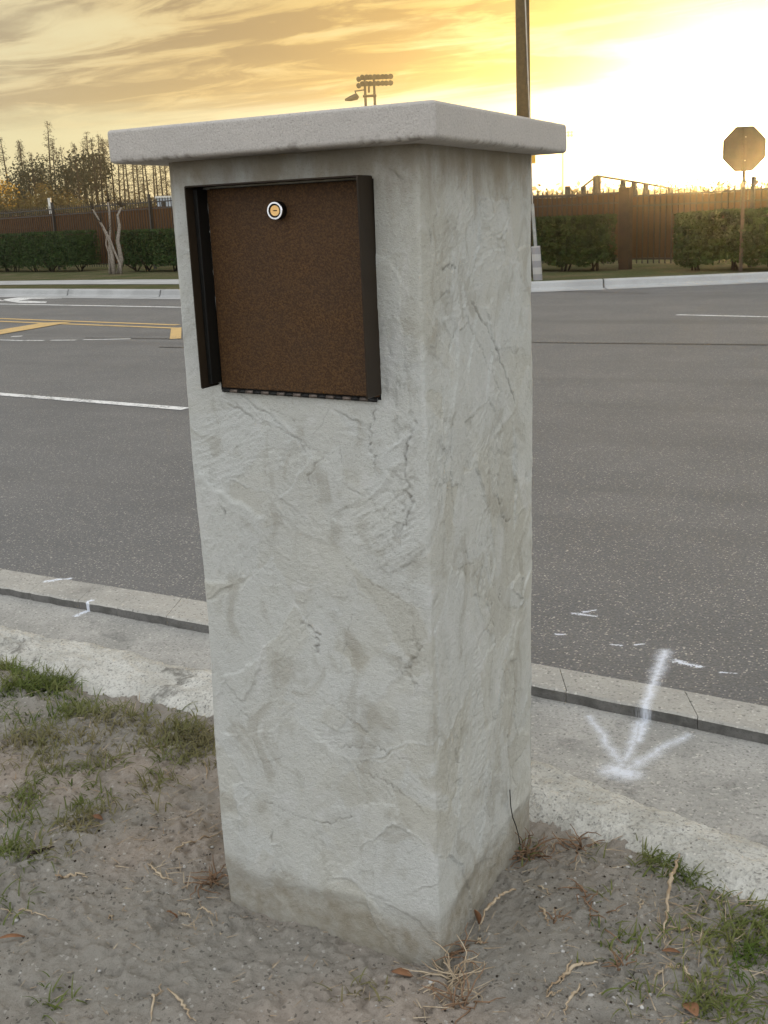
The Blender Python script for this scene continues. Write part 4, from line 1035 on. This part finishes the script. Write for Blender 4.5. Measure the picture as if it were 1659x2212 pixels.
# ------------------------------------------------------------------ utility pole, guy wire, lights, sign
m_wood = simple('weathered_pole_wood', (.045, .036, .022), (.03, .025, .016), 14, .85, .2, bmp=.004)
m_galv = simple('galvanised_steel', (.36, .36, .34), (.27, .27, .25), 9, .55, .5, metallic=.3)
gp = gz(1139, 600, ZV); dp = math.hypot(gp[0] - CAM[0], gp[1] - CAM[1]); hp = hz(1132, -260, far(1132, dp))
r = root('utility_pole', (*gp, ZV), 'tall dark wooden utility pole rising behind the pillar out of the frame', 'pole', world=True)
gpt = far(1133.5, dp); rp = 14.2 / FPX * dp
mb = MB(); mb.tube([(gpt[0], gpt[1], 0), (gpt[0], gpt[1], hp * .5), (gpt[0], gpt[1], hp)], [rp * 1.08, rp * 1.0, rp * .93], 14); mb.build('shaft', m_wood, r, True)
mb = MB(); gtg = far(1149, dp - rp); z = hz(1149, 344, gtg); dv = Vector((RX[0], RX[1])).normalized() * .075
mb.obox(Vector(gtg) - dv, Vector(gtg) + dv, .02, z - .075, z + .075); m_tag = simple('yellow_tag_plastic', (.75, .38, .03), (.62, .33, .03), 20, .6, .3); mb.build('yellow_tag', m_tag, r)
mb = MB(); gar = far(1133.5, dp); zt_ = hp - .6; av = Vector((RX[0], RX[1], 0)).normalized(); mb.tube([Vector((*gar, zt_)) - av * 1.2, Vector((*gar, zt_)) + av * 1.2], .06, 6); mb.build('crossarm', m_wood, r)
gg = gz(1171, 605, ZV); dg = math.hypot(gg[0] - CAM[0], gg[1] - CAM[1])
r = root('guy_wire', (*gg, ZV), 'guy wire with pale striped guard at the foot of the utility pole', 'guy wire', world=True)
def gy(x_, y_): g = far(x_, dg, y_); return Vector((g[0], g[1], hz(x_, y_, g)))
lo, mi_ = gy(1162, 606), gy(1157, 532)
m_gst, t = newmat('striped_guard_plastic', .6, .3); wv = t.node('ShaderNodeSeparateXYZ'); t.l.new(t.pos, wv.inputs[0])
f_ = t.math('GREATER_THAN', t.math('FRACT', t.math('MULTIPLY', wv.outputs[2], 4.2)), .5); t.put(t.b.inputs['Base Color'], t.mix(f_, (.42, .40, .38), (.27, .26, .26)))
mb = MB(); mb.tube([lo, mi_], .085, 10); mb.build('guard', m_gst, r)
mb = MB(); mb.tube([mi_, gy(1150, 440)], .032, 7); mb.build('sleeve', m_galv, r)
mb = MB(); mb.tube([gy(1150, 440), gy(1146, 300), Vector((*gpt, hp * .97))], .012, 5); mb.build('wire', m_galv, r)

# stadium light
def pt(x_, y_, dist): g = far(x_, dist, y_); return Vector((g[0], g[1], hz(x_, y_, g)))
DS = 150.; g = far(797, DS); r = root('stadium_light', (*g, 0), 'two-legged stadium light tower rising above the pillar cap', 'light tower', world=True)
m_lt = simple('weathered_light_steel', (.06, .055, .04), (.04, .037, .03), 2, .7, .3)
for x_ in (787.5, 807.5):
    a_ = pt(x_, 167, DS); mb = MB(); mb.tube([(a_.x, a_.y, 0), a_], [.30, .16], 8); mb.build('pole', m_lt, r)
for (xa, ya, xb, yb) in ((770, 172, 846, 168), (770, 185.5, 846, 181.5), (784, 208, 813, 206.5)):
    mb = MB(); mb.tube([pt(xa, ya, DS - .3), pt(xb, yb, DS - .3)], .11 if ya < 200 else .16, 6); mb.build('crossbeam', m_lt, r)
random.seed(2)
for row, yb in enumerate((166, 180)):
    for k in range(9):
        x_ = 774 + k * 8.6; y_ = yb + (4 if k == 0 else 0) - (k * .25); c_ = pt(x_, y_, DS - .9); tilt = Vector((-RX[0] * .0, 0, 0))
        ax = Vector((-FW[0], -FW[1], -.45)).normalized() if k % 2 else Vector((-FW[0] + .4, -FW[1], -.5)).normalized()
        mb = MB(); mb.tube([c_ - ax * .30, c_ - ax * .05, c_ + ax * .28], [.12, .27, .34], 8); mb.build('lamp', m_lt, r)
mb = MB(); mb.tube([pt(788, 194, DS), pt(766, 197, DS)], .08, 6); mb.tube([pt(767, 197, DS), pt(770, 205, DS)], .09, 6); mb.build('lamp_arm', m_lt, r)
mb = MB(); mb.tube([pt(773.5, 206, DS), pt(770, 208.5, DS), pt(757, 213, DS), pt(745, 216, DS)], [.26, .42, .33, .12], 8); mb.build('floodlight', m_lt, r)
mb = MB(); mb.tube([pt(797, 182, DS), pt(797, 200, DS)], .14, 6); mb.build('ballast_box', m_lt, r)
D2 = 200.; g = far(1215, D2); r = root('field_light_pole', (*g, 0), 'slender distant light pole with four small lamps right of the pillar cap', 'light pole', world=True)
mb = MB(); a_ = pt(1216, 283, D2); mb.tube([(g[0], g[1], 0), a_], [.22, .13], 7); mb.build('pole', m_lt, r)
m_dk = simple('dark_lamp_housing', (.04, .045, .02), (.03, .03, .015), 3, .6, .3)
for y_ in (286, 293):
    mb = MB(); mb.tube([pt(1208, y_, D2), pt(1236, y_, D2)], .035, 5); mb.build('crossbeam', m_lt, r)
    for x_ in (1209, 1216, 1227, 1234):
        c_ = pt(x_, y_, D2); mb = MB(); ax = Vector((-FW[0], -FW[1], 0)).normalized(); mb.tube([c_, c_ + ax * .4], [.2, .27], 8); mb.build('lamp', m_dk, r)

# stop sign seen from behind
gs = far(1602, 21.8); r = root('stop_sign', (*gs, ZV), 'back of an octagonal stop sign against the setting sun', 'sign', world=True)
cz = hz(1602, 322, gs); m_alu = simple('weathered_sign_back', (.07, .055, .04), (.05, .04, .03), 5, .7, .2); m_red = simple('red_sign_face', (.45, .02, .02), (.40, .02, .02), 5, .4, .4)
av = Vector((RX[0], RX[1], 0)).normalized(); fv = Vector((-av.y, av.x, 0)); RO = .385 / math.cos(math.pi / 8)
def octo(y, rad): return [Vector((gs[0], gs[1], cz)) + av * rad * math.cos(math.pi / 8 + k * math.pi / 4) + Vector((0, 0, rad * math.sin(math.pi / 8 + k * math.pi / 4))) + fv * y for k in range(8)]
mb = MB(); V = octo(-.0015, RO) + octo(.0015, RO); mb.add(V, [tuple(range(8)), tuple(range(15, 7, -1))] + [(k, (k + 1) % 8, 8 + (k + 1) % 8, 8 + k) for k in range(8)]); mb.build('octagon_plate', m_alu, r)
mb = MB(); mb.add(octo(.0045, RO * .985), [tuple(range(7, -1, -1))]); mb.build('red_face', m_red, r)
mb = MB(); c_ = Vector((gs[0], gs[1], 0)) - fv * .035; mb.obox((c_ - av * .028)[:2], (c_ + av * .028)[:2], .05, ZV - .1, cz + .36); mb.build('post', m_alu, r)
for dz in (-.2, .2):
    mb = MB(); p_ = c_ + Vector((0, 0, cz + dz)) - fv * .03; mb.tube([p_, p_ + fv * .06], .012, 6); mb.build('bolt', m_galv, r)

m_haze = bpy.data.materials.new('evening_haze'); m_haze.use_nodes = True; m_haze.node_tree.nodes.clear(); t = NT(m_haze.node_tree)
pv = t.node('ShaderNodeVolumePrincipled'); pv.inputs['Color'].default_value = (.95, .93, .90, 1); pv.inputs['Density'].default_value = HAZE; pv.inputs['Anisotropy'].default_value = .925
oo = t.node('ShaderNodeOutputMaterial'); t.l.new(pv.outputs[0], oo.inputs['Volume'])
mb = MB(); mb.box(-305, 305, -305, 305, -1.1, 27); tag(mb.build('haze', m_haze), kind='stuff')

# ------------------------------------------------------------------ near litter: grass, roots, leaves, pebbles
rng = np.random.RandomState(5); GV = []; GF = []
def blade(x, y, L, a, lean, w, bend):
    z = zsoil_fast(x, y); d = np.array([math.cos(a), math.sin(a), 0]); s = np.array([-d[1], d[0], 0]); n = 4; b = len(GV)
    for i in range(n + 1):
        q = i / n; th = lean + bend * q; p = np.array([x, y, z - .003]) + d * L * q * math.sin(th) + np.array([0, 0, 1]) * L * q * math.cos(th) * (1 if th < 1.5 else .6)
        ww = w * (1 - q ** 2) * .5 + .0003; GV.append(p - s * ww); GV.append(p + s * ww + np.array([0, 0, ww * .5]))
    for i in range(n): GF.append((b + 2 * i, b + 2 * i + 1, b + 2 * i + 3, b + 2 * i + 2))
_cx = np.linspace(-3.2, 1.6, 700); _cy = np.linspace(-.9, 1.3, 330); _X, _Y = np.meshgrid(_cx, _cy); _Z = soil_level(_X, _Y)
def zsoil_fast(x, y):
    i = int(np.clip((x + 3.2) / 4.8 * 699, 0, 699)); j = int(np.clip((y + .9) / 2.2 * 329, 0, 329)); return float(_Z[j, i])
def tuft(x, y, n, L=.05, spread=.02, flat=.8):
    for k in range(n):
        blade(x + rng.normal() * spread, y + rng.normal() * spread, L * rng.uniform(.45, 1.25), rng.rand() * 6.28, rng.uniform(.1, flat), rng.uniform(.0018, .0042), rng.uniform(.2, 1.3))
def patch(x0, y0, x1, y1, count, n, L, dens=None, spread=.02):
    for k in range(count):
        for _ in range(20):
            px, py = rng.uniform(x0, x1), rng.uniform(y0, y1)
            if dens is None or dens(px, py) > rng.rand(): break
        g = gz(px, py); tuft(g[0], g[1], rng.randint(max(2, n // 2), n + 3), L, spread)
# left: thick along the kerb, clumps below
patch(0, 1430, 150, 1500, 60, 22, .055)
patch(-300, 1400, 0, 1500, 60, 16, .055)
def dl(px, py): return 1 if abs(py - (1490 + .22 * px)) < 22 else .08
patch(130, 1480, 462, 1620, 70, 12, .045, dl)
patch(330, 1560, 462, 1640, 34, 16, .045)
nz = lambda px, py: float(vn(np.array([px / 60.]), np.array([py / 34.]), 33)[0])
patch(0, 1520, 330, 1720, 110, 9, .042, lambda a, b: 1.2 if nz(a, b) > .58 else .04)
patch(0, 1700, 260, 1860, 55, 8, .040, lambda a, b: 1.2 if nz(a, b) > .60 and a < 260 - (b - 1700) * .8 else .02)
for (a, b, n) in ((95, 1585, 22), (60, 1600, 18), (130, 1655, 18), (105, 1660, 14), (340, 1670, 24), (365, 1680, 20), (310, 1690, 10), (25, 1760, 20), (60, 1770, 16), (135, 1770, 18), (165, 1760, 14), (100, 1800, 10), (460, 1640, 10), (232, 1700, 10), (318, 1745, 8), (15, 1935, 10), (45, 1940, 8), (20, 1980, 8)): 
    g = gz(a, b); tuft(g[0], g[1], n, .05, .022)
# right: green fringe
patch(1480, 1930, 1700, 2212, 95, 8, .040, lambda a, b: 1 if a > 1640 - (b - 1900) * .45 and nz(a, b) > .35 else .08)
patch(1380, 1850, 1640, 1900, 46, 10, .04, lambda a, b: 1 if abs(b - (1840 + (a - 1380) * .28)) < 22 else .1)
patch(1300, 1900, 1660, 2200, 50, 4, .04, lambda a, b: .6 if nz(a, b) > .6 else .05)
for (a, b, n) in ((1140, 1810, 16), (1125, 1830, 10), (1290, 1830, 10), (750, 2140, 10), (790, 2120, 12), (820, 2130, 8), (110, 2170, 14), (95, 2150, 10), (130, 2185, 8), (1420, 1865, 14), (1460, 1880, 12)): 
    g = gz(a, b); tuft(g[0], g[1], n, .036, .016)
o = link('grass', fastmesh('grass', np.array(GV), np.array(GF)), m_grass); tag(o, kind='stuff')
# dead thatch: short tan threads lying about
GV = []; GF = []
def thatch(x0, y0, x1, y1, count, L=.06):
    for k in range(count):
        g = gz(rng.uniform(x0, x1), rng.uniform(y0, y1)); blade(g[0], g[1], L * rng.uniform(.3, 1.2), rng.rand() * 6.28, rng.uniform(1.25, 1.6), rng.uniform(.0008, .0018), rng.uniform(-.1, .15))
thatch(0, 1480, 470, 1900, 420, .05); thatch(0, 1900, 1000, 2212, 150, .035); thatch(1000, 1800, 1400, 2212, 160, .04); thatch(1400, 1860, 1680, 2212, 520, .055)
thatch(0, 1750, 1000, 2230, 260, .02); thatch(1150, 1850, 1450, 2212, 200, .02); thatch(380, 1850, 520, 2010, 90, .04); thatch(1100, 1790, 1330, 1850, 130, .05); thatch(900, 2000, 1060, 2180, 110, .05)
o = link('dead_thatch', fastmesh('dead_thatch', np.array(GV), np.array(GF)), m_dry); tag(o, kind='stuff')

def strand(pix, rad, mat, label, name='dry_root', lift=.004, wob=.0018, hts=None, cat='root'):
    P = []; px = np.array(pix, float); R_ = resample(px, max(8, len(pix) * 5)); 
    hh_ = np.interp(np.linspace(0, 1, len(R_)), np.linspace(0, 1, len(pix)), hts) if hts else np.zeros(len(R_))
    for i, (a, b) in enumerate(R_):
        g = gz(a, b, float(hh_[i])); P.append((g[0] + rng.normal() * wob, g[1] + rng.normal() * wob, max(zsoil_fast(*g), -.02) + lift + float(hh_[i]) + rng.normal() * wob * .5))
    n = len(P); rr = [rad * (1 - .65 * abs(2 * i / (n - 1) - .8)) * rng.uniform(.75, 1.2) for i in range(n)]
    mb = MB(); mb.tube(P, rr, 6); o = mb.build(name, mat, None, True); tag(o, label, cat); return o
strand([(120, 1892), (150, 1889), (178, 1888), (190, 1896)], .0035, m_dry, 'short pale root lying alone on the soil left of the pillar')
strand([(480, 1800), (440, 1818), (400, 1828), (372, 1850), (350, 1872), (345, 1888)], .0022, m_dry, 'long thin pale root reaching from the pillar foot to the left')
strand([(320, 1876), (340, 1888), (360, 1900), (382, 1910)], .0028, m_dry, 'forked pale root below the long thin one left of the pillar')
strand([(385, 1968), (400, 1974), (412, 1977)], .003, m_dry, 'short white root chip below the left corner of the pillar')
strand([(428, 1962), (438, 1955), (450, 1962), (462, 1978)], .0022, m_dry, 'small arched white root near the left corner of the pillar', hts=[0, .01, .01, 0])
strand([(1113, 1905), (1080, 1918), (1058, 1938), (1042, 1965), (1035, 2000)], .0036, m_dry, 'long curved pale root against the right face of the pillar', hts=[.0, .015, .02, .02, .0])
strand([(1030, 2008), (1040, 2022), (1028, 2030)], .0028, m_dry, 'short hooked root end below the curved root at the pillar')
strand([(1470, 1835), (1458, 1870), (1448, 1905), (1440, 1945), (1438, 2000), (1437, 2035)], .0042, m_dry, 'straight upright-looking jointed pale runner at the right', hts=[.02, .02, .015, .01, .005, 0])
strand([(1290, 2077), (1240, 2086), (1210, 2105), (1185, 2130), (1182, 2150)], .0034, m_dry, 'looping pale root in the soil right of the pillar')
strand([(1182, 2150), (1195, 2140), (1215, 2136)], .0022, m_dry, 'small pale twig at the end of the looping root')
strand([(1255, 2120), (1240, 2150), (1220, 2180), (1222, 2200)], .0030, m_dry, 'pale root below the looping one at the bottom edge')
strand([(1410, 2103), (1440, 2095), (1470, 2086)], .0040, m_dry, 'pale flat straw lying at the lower right')
strand([(1475, 2092), (1492, 2115), (1508, 2138)], .0032, m_dry, 'pale straw crossing the soil below the flat one')
strand([(1235, 2072), (1222, 2100), (1210, 2120)], .0022, m_dry, 'short thin root above the looping root')
strand([(1165, 1955), (1178, 1975), (1187, 2000)], .0028, m_dry, 'short pale root midway between pillar and the jointed runner')
strand([(1160, 1905), (1180, 1920), (1190, 1930)], .0024, m_dry, 'tiny pale chip of root near the far corner of the pillar')
strand([(1440, 2000), (1470, 2010), (1500, 2005), (1515, 2025)], .0022, m_dry, 'wavy thin root right of the jointed runner')
strand([(1390, 1960), (1370, 1985)], .0018, m_dry, 'small thin straw left of the jointed runner')
strand([(350, 2130), (330, 2160), (325, 2212)], .0026, m_dry, 'pale curved straw at the bottom left')
strand([(365, 2140), (395, 2175), (420, 2212)], .0030, m_dry, 'pale straight straw at the bottom left')
strand([(60, 1858), (90, 1840), (118, 1828)], .0050, simple('dark_twig', (.05, .035, .025), (.03, .022, .016), 20), 'dark broken twig on the soil at the left', 'dry_twig', cat='twig')
strand([(440, 1640), (447, 1655), (443, 1680)], .0022, m_dry, 'white thread of root beside the pillar in the left grass')
strand([(0, 1960), (60, 1963), (110, 1985), (130, 1990)], .0018, m_dry, 'thin pale runner crossing the soil at the left edge')
strand([(235, 1968 + 20), (240, 1980), (242, 1995)], .0022, m_dry, 'tiny curled root on the soil at the left')
# root clumps at the pillar foot
def rootclump(px, py, n, L, label, seed):
    r2 = np.random.RandomState(seed); g = gz(px, py); mb = MB()
    for k in range(n):
        a = r2.rand() * 6.28; p = Vector((g[0] + r2.normal() * .012, g[1] + r2.normal() * .012, zsoil_fast(*g) + .002)); d = Vector((math.cos(a), math.sin(a), r2.uniform(.2, 1.3))).normalized(); pts = [p.copy()]
        for j in range(5): d = (d + Vector((r2.normal() * .45, r2.normal() * .45, -.12))).normalized(); p = p + d * L / 5 * r2.uniform(.6, 1.3); p.z = max(p.z, zsoil_fast(p.x, p.y) + .001); pts.append(p.copy())
        mb.tube(pts, [.0017, .0015, .0013, .0012, .0010, .0006], 5)
    tag(mb.build('root_clump', m_rootd if seed % 2 else m_dry, None, True), label, 'roots')
rootclump(975, 2090, 22, .085, 'tangle of pale roots at the near corner of the pillar', 2)
rootclump(1000, 2150, 14, .075, 'wiry root clump below the near corner of the pillar at the bottom edge', 3)
rootclump(985, 2040, 10, .075, 'upright dry stems against the right face near the front corner', 5)
rootclump(1145, 1825, 22, .080, 'reddish root clump at the far right corner of the pillar', 7)
rootclump(1250, 1820, 14, .070, 'reddish dry weeds between pillar and kerb at the right', 9)
rootclump(455, 1900, 18, .070, 'reddish root clump at the left corner of the pillar', 11)
rootclump(1190, 1980, 6, .04, 'small brown rootlet on the soil right of the pillar', 13)
rootclump(1270, 1930, 8, .05, 'dark rootlet cluster on the soil right of the pillar', 15)
rootclump(1290, 1975, 6, .05, 'brown rootlets beside the dark crumb of soil', 17)
rootclump(1340, 2090, 8, .04, 'reddish rootlets left of the flat straw', 19)
# thin black wire running down the right face
pw = []
for (y_, z_) in ((.352, .16), (.356, .12), (.366, .09), (.385, .06), (.40, .03), (.41, .0)): pw.append((.007, y_, z_))
mb = MB(); mb.tube(pw, .0011, 6); tag(mb.build('thin_cable', m_blk, None, True), 'thin black cable end hanging down the right face of the pillar', 'cable')
# dead leaves
m_leafd = simple('dead_brown_leaf', (.24, .12, .06), (.17, .085, .045), 30, .7, .3)
def deadleaf(px, py, L, w, a, label, tilt=.2, h=.006):
    g = gz(px, py); z = zsoil_fast(*g) + h; mb = MB(); n = 6; V = []; M = Matrix.Translation((*g, z)) @ Matrix.Rotation(a, 4, 'Z') @ Matrix.Rotation(tilt, 4, 'Y')
    for i in range(n + 1):
        q = i / n; ww = w * math.sin(math.pi * min(max(q, .04), .97)) ** .8; cu = .25 * L * math.sin(q * 3) * .3
        for sd_, zz in ((-1, .35), (0, 0), (1, .35)): V.append(M @ Vector((L * (q - .5), sd_ * ww, cu + zz * ww)))
    F = [(3 * i + k, 3 * i + k + 1, 3 * i + k + 4, 3 * i + k + 3) for i in range(n) for k in range(2)]
    mb.add(V, F); o = mb.build('dead_leaf', m_leafd, None, True); mo = o.modifiers.new('s', 'SOLIDIFY'); mo.thickness = .0006; tag(o, label, 'leaf')
deadleaf(372, 1985, .035, .008, 1.3, 'upright brown leaf below the left corner of the pillar', .9, .012)
deadleaf(868, 2085, .040, .010, .3, 'reddish leaf tucked under the front foot of the pillar')
deadleaf(1030, 1985, .045, .007, 1.5, 'brown leaf standing against the right face of the pillar', 1.2, .02)
deadleaf(1492, 2190, .045, .013, 2.2, 'pinkish brown leaf at the lower right in the grass')
deadleaf(1450, 2060, .035, .006, .5, 'small brown leaf beside the flat straw')
deadleaf(210, 1858 - 90, .03, .008, .1, 'brown leaf in the grass left of the pillar')
deadleaf(25, 2030, .05, .006, .8, 'narrow brown leaf at the left edge')
deadleaf(1640, 1568, .03, .009, .4, 'rust-coloured leaf on the gutter strip at the right edge', .05, .03)
# pebbles and crumbs of soil: loose gravel nobody could count
def pebbles(name, n, regs, smin, smax, mat, seed):
    r2 = np.random.RandomState(seed); V = []; F = []
    ico = [(0, 0, 1), (.9, 0, .3), (.28, .85, .3), (-.72, .53, .3), (-.72, -.53, .3), (.28, -.85, .3), (.72, .53, -.4), (-.28, .85, -.4), (-.9, 0, -.4), (-.28, -.85, -.4), (.72, -.53, -.4)]
    fc = [(0, 1, 2), (0, 2, 3), (0, 3, 4), (0, 4, 5), (0, 5, 1), (1, 6, 2), (2, 6, 7), (2, 7, 3), (3, 7, 8), (3, 8, 4), (4, 8, 9), (4, 9, 5), (5, 9, 10), (5, 10, 1), (1, 10, 6)]
    for k in range(n):
        x0, y0, x1, y1 = regs[k % len(regs)]; g = gz(r2.uniform(x0, x1), r2.uniform(y0, y1))
        if -Wd - .01 < g[0] < .01 and -.01 < g[1] < Dp: continue
        s = smin + (smax - smin) * r2.rand() ** 4; z = zsoil_fast(*g); b = len(V); sc = s * (.7 + .6 * r2.rand(3)); a = r2.rand() * 6.28
        for q in ico:
            j = np.array(q) * sc * (1 + r2.normal() * .12); V.append((g[0] + j[0] * math.cos(a) - j[1] * math.sin(a), g[1] + j[0] * math.sin(a) + j[1] * math.cos(a), z + j[2] * .8 + s * .25))
        F += [(b + i, b + j, b + l) for i, j, l in fc]
    tag(link(name, fastmesh(name, np.array(V), np.array(F)), mat), kind='stuff')
allr = [(0, 1900, 900, 2240), (900, 2060, 1400, 2240), (1150, 1850, 1450, 2200), (150, 1750, 480, 1950), (1100, 1780, 1659, 1950)]
m_peb = simple('pale_pebble', (.50, .49, .46), (.36, .35, .33), 60, .8, .3); m_crumb = simple('soil_crumb', (.22, .20, .17), (.15, .13, .11), 60, .95, .1)
pebbles('pebbles', 360, allr, .0010, .0050, m_peb, 8); pebbles('soil_crumbs', 900, allr, .0008, .0045, m_crumb, 9)
m_crumb2 = simple('dark_debris', (.05, .038, .028), (.03, .024, .018), 60, .9, .1)
pebbles('dark_debris', 420, allr, .0008, .0035, m_crumb2, 10)

for o in list(S.objects):
    if '_w' in o.keys(): del o['_w']
